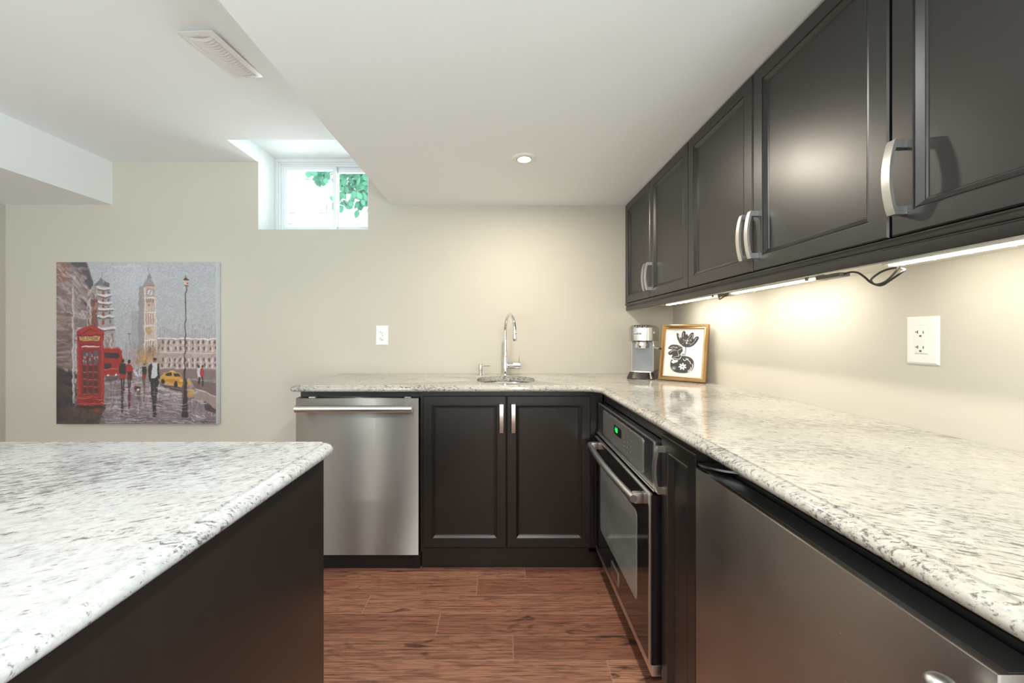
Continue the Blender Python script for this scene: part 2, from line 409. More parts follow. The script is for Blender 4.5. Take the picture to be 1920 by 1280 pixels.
for (a, b, n0, n1, ww) in ((x0+0.044, mx+0.028, -0.045, -0.025, 0.026), (mx-0.004, x1-0.044, -0.068, -0.048, 0.034)):
    bm = bmesh.new(); ringframe(bm, F, a, b, z0+0.044, z1-0.044, ww, n0, n1)
    s = link('window_sash', bm, M['trimwhite'], w)
    link('window_glass', fbox(bmesh.new(), F, a+ww, b-ww, z0+0.044+ww, z1-0.044-ww, (n0+n1)/2-0.002, (n0+n1)/2+0.002), M['glass'], s)
link('window_latch', fbox(bmesh.new(), F, mx-0.006, mx+0.004, 2.02, 2.07, -0.025, -0.012, 0.002), M['trimwhite'], w)
# neighbour brick wall seen through it
struct('wall_outside', B(-4.5, 2.5, 4.1, 4.3, 1.0, 3.6), M['brick'])
struct('ground_outside', B(-4.5, 2.5, BACK+0.3, 4.1, 1.6, 1.7), M['brick'])
# foliage hanging in front of the window
t = thing('leafy_shrub', 'green leafy branches hanging outside the small basement window', 'plant', (-1.1, 3.35, 1.7))
lf = bmesh.new(); br = bmesh.new()
def px(xp, yp, Y): return Vector(((xp-940)*Y/746.7, Y, EYE-(yp-627)*Y/746.7))
def leaf(bm, c, d, L, W):
    d = d.normalized(); s = d.cross(Vector((random.uniform(-.4, .4), 1, random.uniform(-.4, .4)))).normalized(); nn = d.cross(s)
    P = [c, c+d*L*.35+s*W*.5, c+d*L*.7+s*W*.45, c+d*L, c+d*L*.7-s*W*.45, c+d*L*.35-s*W*.5]
    mid = [bm.verts.new(c+nn*0.002), bm.verts.new(c+d*L*.5+nn*W*0.12), bm.verts.new(c+d*L)]
    a = [bm.verts.new(P[1]), bm.verts.new(P[2])]; b = [bm.verts.new(P[5]), bm.verts.new(P[4])]
    bm.faces.new((mid[0], a[0], mid[1])); bm.faces.new((a[0], a[1], mid[1])); bm.faces.new((a[1], mid[2], mid[1]))
    bm.faces.new((mid[0], mid[1], b[0])); bm.faces.new((b[0], mid[1], b[1])); bm.faces.new((b[1], mid[1], mid[2]))
tube(br, [(-0.95, 3.4, 1.7), (-0.9, 3.42, 2.3), (-1.0, 3.38, 2.75)], [0.02, 0.014, 0.008], 8)
for (ax, ay, bx, by, k) in ((700, 290, 575, 325, 46), (700, 300, 640, 350, 60), (705, 320, 650, 385, 46), (700, 305, 600, 335, 34), (700, 335, 668, 372, 40), (702, 350, 688, 398, 8), (650, 385, 638, 376, 3), (702, 330, 690, 366, 24), (690, 300, 580, 328, 30), (690, 325, 650, 340, 30), (640, 372, 636, 382, 5)):
    Y = random.uniform(3.25, 3.5); a = px(ax, ay, Y); b = px(bx, by, Y+random.uniform(-.1, .1))
    tube(br, [a, (a+b)/2+Vector((0, 0, 0.02)), b], [0.006, 0.004, 0.002], 6)
    for i in range(k):
        s = random.random(); c = a.lerp(b, s)+Vector((random.uniform(-.06, .06), random.uniform(-.08, .08), random.uniform(-.05, .06)))
        leaf(lf, c, Vector((random.uniform(-.7, .6), random.uniform(-.5, .5), random.uniform(-1, .1))), random.uniform(.05, .09), random.uniform(.035, .055))
link('foliage', lf, M['leaf'], t, recalc=False); link('stem', br, M['bark'], t)

# unseen patio door and window, added behind the camera for the daylight
w = thing('added_window_2', 'added patio door in the rear wall, out of view', 'window', (-2.15, REAR, 0)); w['kind'] = 'structure'
bm = bmesh.new()
for (a, b, c, d) in ((-2.70, -2.63, 0, 2.1), (-1.67, -1.60, 0, 2.1), (-2.63, -1.67, 0, 0.1), (-2.63, -1.67, 2.02, 2.1)): box(bm, a, b, REAR-0.1, REAR-0.03, c, d)
link('window_frame', bm, M['trimwhite'], w)
w = thing('added_window_3', 'added window in the right wall behind the camera, out of view', 'window', (RIGHT, -1.35, 0.35)); w['kind'] = 'structure'
bm = bmesh.new()
for (a, b, c, d) in ((-2.05, -1.99, 0.35, 1.5), (-0.71, -0.65, 0.35, 1.5), (-1.99, -0.71, 0.35, 0.41), (-1.99, -0.71, 1.44, 1.5)): box(bm, RIGHT+0.03, RIGHT+0.1, a, b, c, d)
link('window_frame', bm, M['trimwhite'], w)

# ------------------------------------------------------------------ ceiling vent and recessed lamp
t = thing('ceiling_vent', 'white louvred air register on the ceiling, loose at its near end', 'vent', (-1.09, 1.565, CEIL), local=True, rot=(math.radians(3.2), 0, math.radians(-3)))
bm = bmesh.new(); hw, hl = 0.066, 0.142
rings_panel(bm, lambda u, v, n: (u, v, -n-0.007), -hw, hw, -hl, hl, [(0, -0.001), (0.0, 0.0), (0.012, 0.0045), (0.022, 0.0045), (0.022, 0.0)], last=False, first=False)
link('vent_frame', bm, M['plastic'], t)
bm = bmesh.new()
for i in range(17):
    y = -hl+0.03+i*(2*hl-0.06)/16
    pts = []
    for k in range(9):
        s = k/8; pts.append((-0.043+0.086*s, y+0.014*math.sin(PI*s)*(1 if i < 9 else 1)))
    for (p, q) in zip(pts, pts[1:]):
        quad(bm, [(p[0], p[1]-0.0085, -0.0095), (q[0], q[1]-0.0085, -0.0095), (q[0], q[1]+0.0035, -0.0130), (p[0], p[1]+0.0035, -0.0130)])
link('louvre', bm, M['plastic'], t, recalc=False)
link('duct_collar', box(bmesh.new(), -0.045, 0.045, -0.124, 0.118, -0.0055, 0.002), M['plastic'], t)
for y in (-hl+0.016, hl-0.016):
    link('screw', lathe(bmesh.new(), [(0.0035, -0.0125), (0.003, -0.0142), (0.001, -0.0148)], (0, y, 0), 10), M['nickel'], t)
t = thing('recessed_ceiling_light', 'small round white recessed lamp in the soffit above the sink', 'ceiling light', (0.107, 1.862, SOFFIT))
link('trim_ring', lathe(bmesh.new(), [(0.034, 0.002), (0.034, -0.002), (0.038, -0.006), (0.052, -0.005), (0.058, -0.0005), (0.058, 0.0005)], (0.107, 1.862, SOFFIT), 40, cap=False), M['plastic'], t)
link('lamp_lens', lathe(bmesh.new(), [(0.030, -0.0035), (0.022, -0.007), (0.008, -0.008)], (0.107, 1.862, SOFFIT), 28), M['bulb'], t)
link('lamp_gimbal', lathe(bmesh.new(), [(0.0335, 0.0), (0.0335, -0.006), (0.0305, -0.006), (0.0305, -0.002)], (0.107, 1.862, SOFFIT), 32, cap=False), M['trimsteel'], t)

# ------------------------------------------------------------------ granite slabs
ZT = 0.915
OGEE = [(0.0, 0.0), (0.0008, 0.0035), (0.004, 0.0045), (0.009, 0.0045), (0.015, 0.0065), (0.0195, 0.0105), (0.022, 0.016), (0.0215, 0.022), (0.018, 0.027), (0.012, 0.0295), (0.008, 0.030)]
def arc(cx, cy, r, a0, a1, n=8): return [(cx+r*math.cos(math.radians(a0+(a1-a0)*i/n)), cy+r*math.sin(math.radians(a0+(a1-a0)*i/n))) for i in range(n+1)]
def slab(name, mat, path, wallpts, closed=False, hole=None):
    """path: exposed edge with the outside on its right-hand side"""
    bm = bmesh.new(); n = len(path); nor = []
    for i in range(n):
        if closed: a, b = path[i-1], path[(i+1) % n]
        else: a, b = path[max(i-1, 0)], path[min(i+1, n-1)]
        p = path[i]
        def un(p, q):
            d = Vector((q[0]-p[0], q[1]-p[1]))
            return d.normalized() if d.length > 1e-9 else None
        d1, d2 = un(a, p), un(p, b)
        d1 = d1 or d2; d2 = d2 or d1
        n1, n2 = Vector((d1.y, -d1.x)), Vector((d2.y, -d2.x)); m_ = (n1+n2).normalized()
        nor.append(m_/max(0.5, m_.dot(n1)))
    rows = [[bm.verts.new((path[i][0]+nor[i].x*o, path[i][1]+nor[i].y*o, ZT-d)) for i in range(n)] for (o, d) in OGEE]
    m = n if closed else n-1
    for a, b in zip(rows, rows[1:]):
        for k in range(m): bm.faces.new((a[k], a[(k+1) % n], b[(k+1) % n], b[k]))
    zb = ZT-OGEE[-1][1]
    wt = [bm.verts.new((x, y, ZT)) for x, y in wallpts]; wb = [bm.verts.new((x, y, zb)) for x, y in wallpts]
    top = rows[0]+wt; bot = rows[-1]+wb
    if wallpts:
        A = [rows[0][-1]]+wt+[rows[0][0]]; Bq = [rows[-1][-1]]+wb+[rows[-1][0]]
        for k in range(1, len(A)-2): bm.faces.new((A[k], A[k+1], Bq[k+1], Bq[k]))
        colA = [r[-1] for r in rows]; bm.faces.new(colA+[wb[0], wt[0]])
        colB = [r[0] for r in rows]; bm.faces.new(colB+[wb[-1], wt[-1]])
    def edges(loop): 
        es = []
        for k in range(len(loop)):
            a, b = loop[k], loop[(k+1) % len(loop)]
            e = bm.edges.get((a, b)) or bm.edges.new((a, b)); es.append(e)
        return es
    et, eb = edges(top), edges(bot)
    if hole:
        ht = [bm.verts.new((x, y, ZT-0.0015)) for x, y in hole]; 
        cx = sum(p[0] for p in hole)/len(hole); cy = sum(p[1] for p in hole)/len(hole)
        h0 = [bm.verts.new((cx+(x-cx)*1.012, cy+(y-cy)*1.012, ZT)) for x, y in hole]
        hb = [bm.verts.new((x, y, zb)) for x, y in hole]; K = len(hole)
        for k in range(K):
            bm.faces.new((h0[k], h0[(k+1) % K], ht[(k+1) % K], ht[k])); bm.faces.new((ht[k], ht[(k+1) % K], hb[(k+1) % K], hb[k]))
        et += edges(h0); eb += edges(hb)
    bmesh.ops.triangle_fill(bm, edges=et, use_beauty=True, normal=(0, 0, 1))
    bmesh.ops.triangle_fill(bm, edges=eb, use_beauty=True, normal=(0, 0, -1))
    return link(name, bm, mat, sharp=40)
FY = 1.944; FX = 0.486; LX = -1.012; G = 0.001
SINK = []
for k in range(48):
    a = 2*PI*k/48; e = 2/2.6
    SINK.append((0.025+0.160*math.copysign(abs(math.cos(a))**e, math.cos(a)), 2.212+0.180*math.copysign(abs(math.sin(a))**e, math.sin(a))))
path = [(LX, BACK-G)]+[(LX, FY+0.03)]+arc(LX+0.015, FY+0.015, 0.015, 180, 270, 6)+[(0.0, FY)]
path += [(FX-0.095+0.095*math.sin(math.radians(a)), FY-0.095+0.095*math.cos(math.radians(a))) for a in range(0, 91, 9)]+[(FX, 0.9), (FX, -0.55)]
o = slab('countertop', M['granite'], path, [(RIGHT-G, -0.55), (RIGHT-G, BACK-G)], hole=SINK)
tag(o, 'cream speckled granite L-shaped worktop along the back and right walls', 'countertop')
IX1 = -0.409; IY1 = 0.922; IX0 = -1.35; IY0 = -0.7
path = arc(IX1-0.012, IY0+0.012, 0.012, 270, 360, 4)+arc(IX1-0.012, IY1-0.012, 0.012, 0, 90, 5)+arc(IX0+0.012, IY1-0.012, 0.012, 90, 180, 4)+arc(IX0+0.012, IY0+0.012, 0.012, 180, 270, 4)
o = slab('countertop', M['granite2'], path, [], closed=True)
tag(o, 'white granite island top with grey streaks in the left foreground', 'countertop')
# island body
t = thing('kitchen_island', 'dark espresso island base panel under the foreground granite top', 'kitchen island', (-0.85, 0.1, 0))
link('island_body', B(-1.30, -0.405-0.004, -0.66, 0.902, 0.0, 0.8845), M['island'], t)
link('end_panel', B(-0.409+0.0002, -0.4035, -0.66, 0.905, 0.0, 0.8848, bev=0.0008), M['island'], t)

# ------------------------------------------------------------------ dishwasher
DY = 1.950
t = thing('dishwasher', 'stainless steel dishwasher with a bar handle under the worktop', 'dishwasher', (-0.706, 2.2, 0))
link('tub', B(-1.005, -0.402, DY+0.045, 2.50, 0.005, 0.884), M['black'], t)
link('toe_kick', B(-1.000, -0.405, DY+0.033, DY+0.045, 0.0, 0.082), M['black'], t)
F = face_y(DY)
d = link('door', rings_panel(bmesh.new(), F, -1.008, -0.405, 0.082, 0.852, [(0, -0.043), (0, -0.005), (0.0015, -0.001), (0.004, 0)]), M['steel'], t)
bm = bmesh.new()
hp = [(-0.988+0.560*i/24, DY-0.040, 0.806) for i in range(25)]
tube(bm, hp, 0.0168, 24)
hd = link('handle', bm, M['nickel'], d)
for u in (-0.955, -0.462): link('handle_post', fbox(bmesh.new(), F, u-0.013, u+0.013, 0.795, 0.817, 0.0, 0.036, 0.003), M['nickel'], d)
for u in (-0.93, -0.46): link('mounting_clip', fbox(bmesh.new(), F, u-0.016, u+0.016, 0.8525, 0.857, -0.03, -0.006), M['trimsteel'], t)

# ------------------------------------------------------------------ sink base cabinet
t = thing('base_cabinet', 'dark double-door cabinet under the round sink', 'cabinet', (0.03, 2.2, 0))
bm = bmesh.new(); KY = DY+0.020
box(bm, -0.399, -0.381, KY, 2.52, 0.09, 0.884); box(bm, 0.478, 0.496, 1.99, 2.52, 0.09, 0.884); box(bm, -0.381, 0.478, KY, 2.52, 0.09, 0.108); box(bm, -0.381, 0.478, 2.51, 2.52, 0.108, 0.884)
box(bm, -0.381, 0.50, KY, KY+0.012, 0.862, 0.884); box(bm, 0.015, 0.04, KY, KY+0.012, 0.108, 0.862); box(bm, 0.435, 0.50, KY, KY+0.012, 0.09, 0.862)
link('carcass', bm, M['cab'], t)
link('toe_kick', B(-0.397, 0.50, 1.990, 2.005, 0.0, 0.09), M['cab'], t)
for (a, b, u) in ((-0.384, 0.0235, 0.001), (0.0275, 0.438, 0.0585)):
    d = link('door', door_bm(F, a, b, 0.119, 0.862), M['cab'], t)
    pull(F, u, 0.686, 0.824, d)
# ------------------------------------------------------------------ undermount sink, faucet, soap pump
t = thing('sink', 'small rounded stainless steel undermount bar sink in the worktop', 'sink', (0.025, 2.212, 0.74))
bm = bmesh.new(); zb = ZT-0.030; rows = []
for (s, z) in ((1.14, zb-0.0006), (1.03, zb-0.0006), (1.0, zb-0.006), (0.97, zb-0.06), (0.93, zb-0.135), (0.85, zb-0.155), (0.15, zb-0.162), (0.14, zb-0.166)):
    rows.append([bm.verts.new((0.025+(x-0.025)*s, 2.212+(y-2.212)*s, z)) for x, y in SINK])
for a, b in zip(rows, rows[1:]):
    for k in range(48): bm.faces.new((a[k], a[(k+1) % 48], b[(k+1) % 48], b[k]))
bm.faces.new(rows[-1])
link('bowl', bm, M['bowl'], t)
link('drain', lathe(bmesh.new(), [(0.03, -0.162), (0.03, -0.158), (0.02, -0.157), (0.018, -0.163)], (0.025, 2.212, zb), 24), M['trimsteel'], t)

fx, fy = 0.024, 2.452
t = thing('faucet', 'chrome gooseneck kitchen tap with side lever behind the sink', 'faucet', (fx, fy, ZT))
link('base_body', lathe(bmesh.new(), [(0.0165, 0.0), (0.0165, 0.003), (0.0145, 0.006), (0.0145, 0.108), (0.0135, 0.112), (0.011, 0.113)], (fx, fy, ZT), 28), M['chrome'], t)
dx, dy = 0.26, -0.966
pts = [(fx, fy, ZT+0.105), (fx, fy, ZT+0.20), (fx, fy, ZT+0.268)]
for k in range(1, 17):
    a = PI*k/17.0; pts.append((fx+dx*0.1*(1-math.cos(a)), fy+dy*0.1*(1-math.cos(a)), ZT+0.268+0.1*math.sin(a)))
pts.append((fx+dx*0.2, fy+dy*0.2, ZT+0.268)); pts.append((fx+dx*0.2, fy+dy*0.2, ZT+0.252))
link('spout', tube(bmesh.new(), pts, 0.0095, 20), M['chrome'], t)
hx, hy = fx+dx*0.2, fy+dy*0.2
link('spray_head', lathe(bmesh.new(), [(0.0105, 0.255), (0.0115, 0.251), (0.0115, 0.214), (0.0105, 0.211), (0.008, 0.2105)], (hx, hy, ZT), 24), M['chrome'], t)
link('collar', lathe(bmesh.new(), [(0.0118, 0.2565), (0.0118, 0.262), (0.010, 0.263)], (hx, hy, ZT), 24), M['trimsteel'], t)
link('valve', lathe(bmesh.new(), [(0.019, 0.012), (0.0225, 0.024), (0.0225, 0.055), (0.0215, 0.056), (0.0215, 0.058), (0.0225, 0.059), (0.0225, 0.092), (0.0205, 0.094)], (fx, fy, 0.974), 28, 'x'), M['chrome'], t)
link('lever', tube(bmesh.new(), [(fx+0.086, fy, 0.994), (fx+0.086, fy-0.001, 1.058)], [0.003, 0.0024], 10), M['chrome'], t)
sx_, sy_ = -0.127, 2.44
t = thing('soap_dispenser', 'small chrome soap pump standing left of the tap', 'soap dispenser', (sx_, sy_, ZT))
link('pump_body', lathe(bmesh.new(), [(0.016, 0), (0.016, 0.002), (0.010, 0.004), (0.010, 0.014), (0.0125, 0.02), (0.0125, 0.062), (0.011, 0.066)], (sx_, sy_, ZT), 24), M['nickel'], t)
link('nozzle', tube(bmesh.new(), [(sx_+0.010, sy_, ZT+0.056), (sx_+0.058, sy_-0.03, ZT+0.058)], 0.0032, 10), M['nickel'], t)

# ------------------------------------------------------------------ right run: oven cabinet, oven
OX = 0.472; CX = 0.505
t = thing('base_cabinet', 'dark cabinet housing the built-in oven', 'cabinet', (0.8, 1.58, 0))
bm = bmesh.new()
box(bm, CX, 1.09, 1.213, 1.2235, 0.10, 0.884); box(bm, CX, 1.09, 1.9445, 1.968, 0.10, 0.884)
box(bm, CX, CX+0.018, 1.2235, 1.9445, 0.836, 0.884); box(bm, CX, 1.09, 1.2235, 1.9445, 0.092, 0.106)
link('carcass', bm, M['cab'], t)
link('toe_kick', B(0.575, 0.59, 1.214, 1.968, 0.0, 0.092), M['cab'], t)
t = thing('wall_oven', 'black glass and steel oven built in under the right worktop', 'oven', (0.8, 1.585, 0.11))
y0, y1 = 1.2245, 1.9435
link('oven_body', B(CX+0.003, 1.06, y0+0.006, y1-0.006, 0.108, 0.826), M['black'], t)
F = face_x(OX)
p = link('control_panel', rings_panel(bmesh.new(), F, y0, y1, 0.681, 0.832, [(0, -0.032), (0, -0.006), (0.002, -0.001), (0.005, 0.0), (0.008, 0.0), (0.010, -0.002)]), simple('dark_control_glass', (0.028, 0.029, 0.030), 0.22), t)
bm = bmesh.new(); fbox(bm, F, y0-0.0008, y1, 0.680, 0.6905, -0.004, 0.004, 0.0008); fbox(bm, F, y0-0.0008, y0+0.0095, 0.6905, 0.832, -0.004, 0.0025, 0.0008); fbox(bm, F, y0+0.0075, y1, 0.8285, 0.8325, -0.006, 0.0012, 0.0008)
link('trim_bar', bm, M['trimsteel'], p)
def rrect(F, u0, u1, v0, v1, r, n0, n1, lip=0.0):
    bm = bmesh.new(); pts = []
    for (cx, cy, a0) in ((u1-r, v1-r, 0), (u0+r, v1-r, 90), (u0+r, v0+r, 180), (u1-r, v0+r, 270)):
        for k in range(7):
            a = math.radians(a0+15*k); pts.append((cx+r*math.cos(a), cy+r*math.sin(a)))
    a = [bm.verts.new(F(u, v, n0)) for u, v in pts]; b = [bm.verts.new(F(u, v, n1)) for u, v in pts]; n = len(pts)
    for k in range(n): bm.faces.new((a[k], a[(k+1) % n], b[(k+1) % n], b[k]))
    bm.faces.new(a[::-1]); bm.faces.new(b); return bm
link('touch_panel', rrect(F, 1.330, 1.845, 0.703, 0.812, 0.012, -0.006, 0.0005), M['panelgrey'], p)
link('panel_outline', rrect(F, 1.325, 1.851, 0.699, 0.816, 0.014, -0.006, -0.0006), M['trimsteel'], p)
ds = link('display', fbox(bmesh.new(), F, 1.565, 1.665, 0.752, 0.788, 0.0003, 0.0011), M['black'], p)
def text_bm(s, size, depth=0.0):
    cu = bpy.data.curves.new('t', 'FONT'); cu.body = s; cu.size = size; cu.align_x = 'CENTER'; cu.align_y = 'CENTER'; cu.extrude = depth
    to = bpy.data.objects.new('t', cu); C.objects.link(to)
    bpy.context.view_layer.update()
    me = bpy.data.meshes.new_from_object(to); bm = bmesh.new(); bm.from_mesh(me)
    bpy.data.objects.remove(to); bpy.data.curves.remove(cu); bpy.data.meshes.remove(me)
    return bm
def place_text(s, size, fn, depth=0.0002):
    bm = text_bm(s, size, depth)
    for v in bm.verts: v.co = Vector(fn(v.co.x, v.co.y, v.co.z))
    return bm
link('clock_digits', place_text('4:0', 0.030, lambda x, y, z: F(1.632-x, 0.771+y, 0.0016+z)), M['green'], ds)
LG = simple('legend_grey', (0.25, 0.25, 0.24), 0.5)
for (u, vs_) in ((1.71, (0.775, 0.765, 0.745, 0.735)), (1.53, (0.78, 0.765, 0.75, 0.735, 0.72)), (1.49, (0.78, 0.76, 0.74, 0.72)), (1.45, (0.775, 0.755, 0.735))):
    for v in vs_: link('key_legend', fbox(bmesh.new(), F, u-0.005, u+0.005, v-0.0012, v+0.0012, 0.0004, 0.0009), LG, p)
DX = 0.456; F = face_x(DX)
d = link('oven_door', rings_panel(bmesh.new(), F, y0, y1, 0.150, 0.668, [(0, -0.048), (0, -0.003), (0.002, 0)]), M['blackgloss'], t)
bm = bmesh.new(); fbox(bm, F, y0-0.001, y0+0.0075, 0.150, 0.670, -0.005, 0.0015, 0.0005); fbox(bm, F, y0+0.0075, y1, 0.6665, 0.6705, -0.012, 0.0012, 0.0005)
link('edge_trim', bm, M['trimsteel'], d)
wn = link('window', rrect(F, 1.340, 1.830, 0.268, 0.566, 0.02, -0.004, 0.0008), M['ovenglass'], d)
link('window_outline', rrect(F, 1.3365, 1.8335, 0.2645, 0.5695, 0.022, -0.004, 0.0004), M['trimsteel'], d)
bm = bmesh.new(); hp = []
for i in range(25):
    s = i/24; hp.append(F(1.278+0.63*s, 0.636, 0.032+0.012*math.sin(PI*s)))
tube(bm, hp, 0.0125, 20); hd = link('handle', bm, M['trimsteel'], d)
for u in (1.292, 1.893): link('handle_post', fbox(bmesh.new(), F, u-0.013, u+0.013, 0.620, 0.652, 0.0, 0.028, 0.002), M['trimsteel'], d)
lg = link('badge', fbox(bmesh.new(), F, 1.545, 1.645, 0.182, 0.232, 0.0, 0.003, 0.001), M['trimsteel'], d)
bm = bmesh.new()
fbox(bm, F, 1.551, 1.639, 0.1875, 0.2265, 0.003, 0.0035)
link('badge_face', bm, M['ovensteel'], lg)
link('lower_trim', B(0.462, 0.492, y0-0.001, y1, 0.112, 0.146, bev=0.002), M['trimsteel'], t)
link('vent_gap', B(0.478, 0.508, y0+0.004, y1-0.004, 0.140, 0.155), M['black'], t)

# narrow cabinet
t = thing('base_cabinet', 'narrow dark cabinet between the oven and the small fridge', 'cabinet', (0.8, 1.10, 0))
NX = 0.486
link('carcass', B(CX, 1.09, 0.992, 1.211, 0.092, 0.884), M['cab'], t)
link('toe_kick', B(0.575, 0.59, 0.993, 1.2105, 0.0, 0.092), M['cab'], t)
F = face_x(NX); d = link('door', door_bm(F, 0.997, 1.2085, 0.100, 0.862, 0.0185), M['cab'], t)
pull(F, 1.187, 0.690, 0.830, d)
# small fridge
t = thing('undercounter_fridge', 'stainless steel under-counter fridge in the right foreground', 'fridge', (0.8, 0.685, 0))
link('fridge_body', B(0.542, 1.07, 0.390, 0.984, 0.012, 0.842, bev=0.003), M['black'], t)
d = link('fridge_door', rings_panel(bmesh.new(), face_x(0.48), 0.385, 0.985, 0.06, 0.834, [(0, -0.055), (0, -0.004), (0.0012, -0.001), (0.004, 0)]), M['fridge'], t)
F = face_x(0.48)
bm = lathe(bmesh.new(), [(0.004, 0.470), (0.011, 0.472), (0.0138, 0.478), (0.0138, 0.8065), (0.0134, 0.8095), (0.0110, 0.8130), (0.0060, 0.8152), (0.002, 0.8155)], (0.447, 0.404, 0), 36)
for v in (0.515, 0.775): tube(bm, [(0.480, 0.404, v), (0.449, 0.404, v)], 0.010, 20)
link('handle', bm, M['nickel'], d)
bm = bmesh.new()
a = [(0.483, 0.980), (0.483, 0.966), (0.489, 0.955), (0.520, 0.925), (0.60, 0.89), (0.60, 0.980)]
lo = [bm.verts.new((x, y, 0.8425)) for x, y in a]; hi = [bm.verts.new((x, y, 0.8475)) for x, y in a]
for k in range(6): bm.faces.new((lo[k], lo[(k+1) % 6], hi[(k+1) % 6], hi[k]))
bm.faces.new(lo[::-1]); bm.faces.new(hi)
link('hinge_plate', bm, M['ovensteel'], t)

link('top_cap', B(0.493, 0.5345, 0.387, 0.983, 0.8336, 0.8348, bev=0.0004), simple('fridge_cap', (0.035, 0.036, 0.035), 0.3), d)
# ------------------------------------------------------------------ upper cabinets
UX = 0.789; UB = 1.36; UT = 1.981
def upper(yA, yB, doors, label):
    t = thing('wall_cabinet', label, 'cabinet', (0.95, (yA+yB)/2, UB), 'dark wall cabinets above the right worktop')
    link('carcass', B(UX+0.0205, RIGHT-0.001, yA+0.0005, yB-0.0005, 1.350, SOFFIT-0.001), M['cab'], t)
    link('bottom_panel', B(UX+0.03, RIGHT-0.001, yA+0.001, yB-0.001, 1.3455, 1.3498), M['cream'], t)
    F = face_x(UX)
    for (a, b, u) in doors:
        d = link('door', door_bm(F, a+0.0018, b-0.0018, UB, UT, 0.0195), M['cab'], t)
        pull(F, u, 1.397, 1.543, d, w=0.017, out=0.036)
upper(1.684, 2.5385, [(2.119, 2.537, 2.119+0.022), (1.685, 2.119, 2.119-0.022)], 'dark wall cabinet farthest from the camera, against the back wall')
upper(0.810, 1.684, [(1.2507, 1.684, 1.2507+0.022), (0.811, 1.2507, 1.2507-0.022)], 'dark two-door wall cabinet in the middle of the row')
upper(0.355, 0.8095, [(0.355, 0.8085, 0.8085-0.027)], 'dark wall cabinet nearest the camera at the right edge')
prof = [(UX+0.0225, 1.3485), (UX+0.0225, 1.3150), (UX+0.0065, 1.3150), (UX+0.0055, 1.3175), (UX+0.0055, 1.3370), (UX+0.0085, 1.3395), (UX+0.0085, 1.3415), (UX+0.0035, 1.3455), (UX-0.001, 1.3500), (UX-0.003, 1.3535), (UX-0.001, 1.3565), (UX+0.002, 1.3575), (UX+0.0195, 1.3575), (UX+0.0195, 1.3485)]
o = link('light_rail', extrude_y(bmesh.new(), prof, 0.355, 2.5385), M['cab'], None)
tag(o, 'long dark moulding strip running under the wall cabinets', 'moulding')
# LED bars
ZB = 1.3452
BARS = [(1.72, 2.27, 0.945, 'under-cabinet light bar nearest the back wall'), (1.19, 1.64, 0.950, 'middle under-cabinet light bar with a dark end connector'), (0.43, 0.978, 0.950, 'under-cabinet light bar nearest the camera at the right edge')]
for i, (a, b, x, lab) in enumerate(BARS):
    t = thing('led_light_bar', lab, 'light bar', (x, (a+b)/2, ZB), 'light bars under the wall cabinets')
    link('housing', B(x-0.016, x+0.016, a, b, 1.3330, ZB, bev=0.001), M['plastic'], t)
    link('diffuser', B(x-0.010, x+0.010, a+0.01, b-0.01, 1.3290, 1.3332, bev=0.001), M['led'], t)
    ch = lathe(bmesh.new(), [(0.0045, 0.0), (0.004, -0.0015), (0.002, -0.002)], (x, 0, 1.3292), 10)
    first = None
    for k in range(8):
        y = a+0.035+(b-a-0.07)*k/7
        if first is None:
            for v in ch.verts: v.co.y += y
            first = link('led', ch, M['leddot'], t); y00 = y
        else:
            c = first.copy(); C.objects.link(c); c.parent = t; c.location = (0, y-y00, 0)
    area('light_bar_glow', (x, (a+b)/2, 1.3272), (0, math.radians(-32), 0), 0.018, b-a-0.03, (1.9, 1.45, 1.25)[i], (1.0, 0.95, 0.82), spread=170)
    if i < 2:
        link('connector', B(x-0.012, x+0.018, a-0.085, a-0.0005, 1.3250, 1.3360, bev=0.001), M['greybox'], t)
        link('mounting_tab', B(x-0.022, x-0.016, a+0.02, a+0.028, 1.326, 1.338), M['greybox'], t)
for (pts, lab) in (([(0.953, 1.108, 1.331), (0.952, 1.085, 1.333), (0.95, 1.0600, 1.327), (0.948, 1.0379, 1.3117), (0.945, 1.0168, 1.2951), (0.94, 0.9858, 1.2845), (0.942, 0.9622, 1.2957), (0.945, 0.9408, 1.3092), (0.955, 0.942, 1.3169), (0.965, 0.9737, 1.326), (0.96, 0.9984, 1.3234), (0.955, 1.0173, 1.3129), (0.95, 1.0236, 1.3015), (0.952, 1.0126, 1.2905), (0.957, 0.9925, 1.2946), (0.96, 0.9713, 1.3139), (0.958, 0.9609, 1.3251), (0.955, 0.957, 1.336)], 'looped dark cable hanging between the two nearer light bars'),
                   ([(0.945, 1.634, 1.331), (0.93, 1.66, 1.322), (0.928, 1.69, 1.313), (0.935, 1.71, 1.320), (0.945, 1.717, 1.336)], 'short dark cable between the two farther light bars')):
    P = [Vector(p) for p in pts]; sm = []
    for i in range(len(P)-1):
        p0, p1, p2, p3 = P[max(i-1, 0)], P[i], P[i+1], P[min(i+2, len(P)-1)]
        for k in range(6):
            s = k/6; sm.append(0.5*((2*p1)+(p2-p0)*s+(2*p0-5*p1+4*p2-p3)*s*s+(3*p1-p0-3*p2+p3)*s**3))
    sm.append(P[-1])
    tag(link('light_cable', tube(bmesh.new(), sm, 0.0026, 8), M['cable']), lab, 'cable')

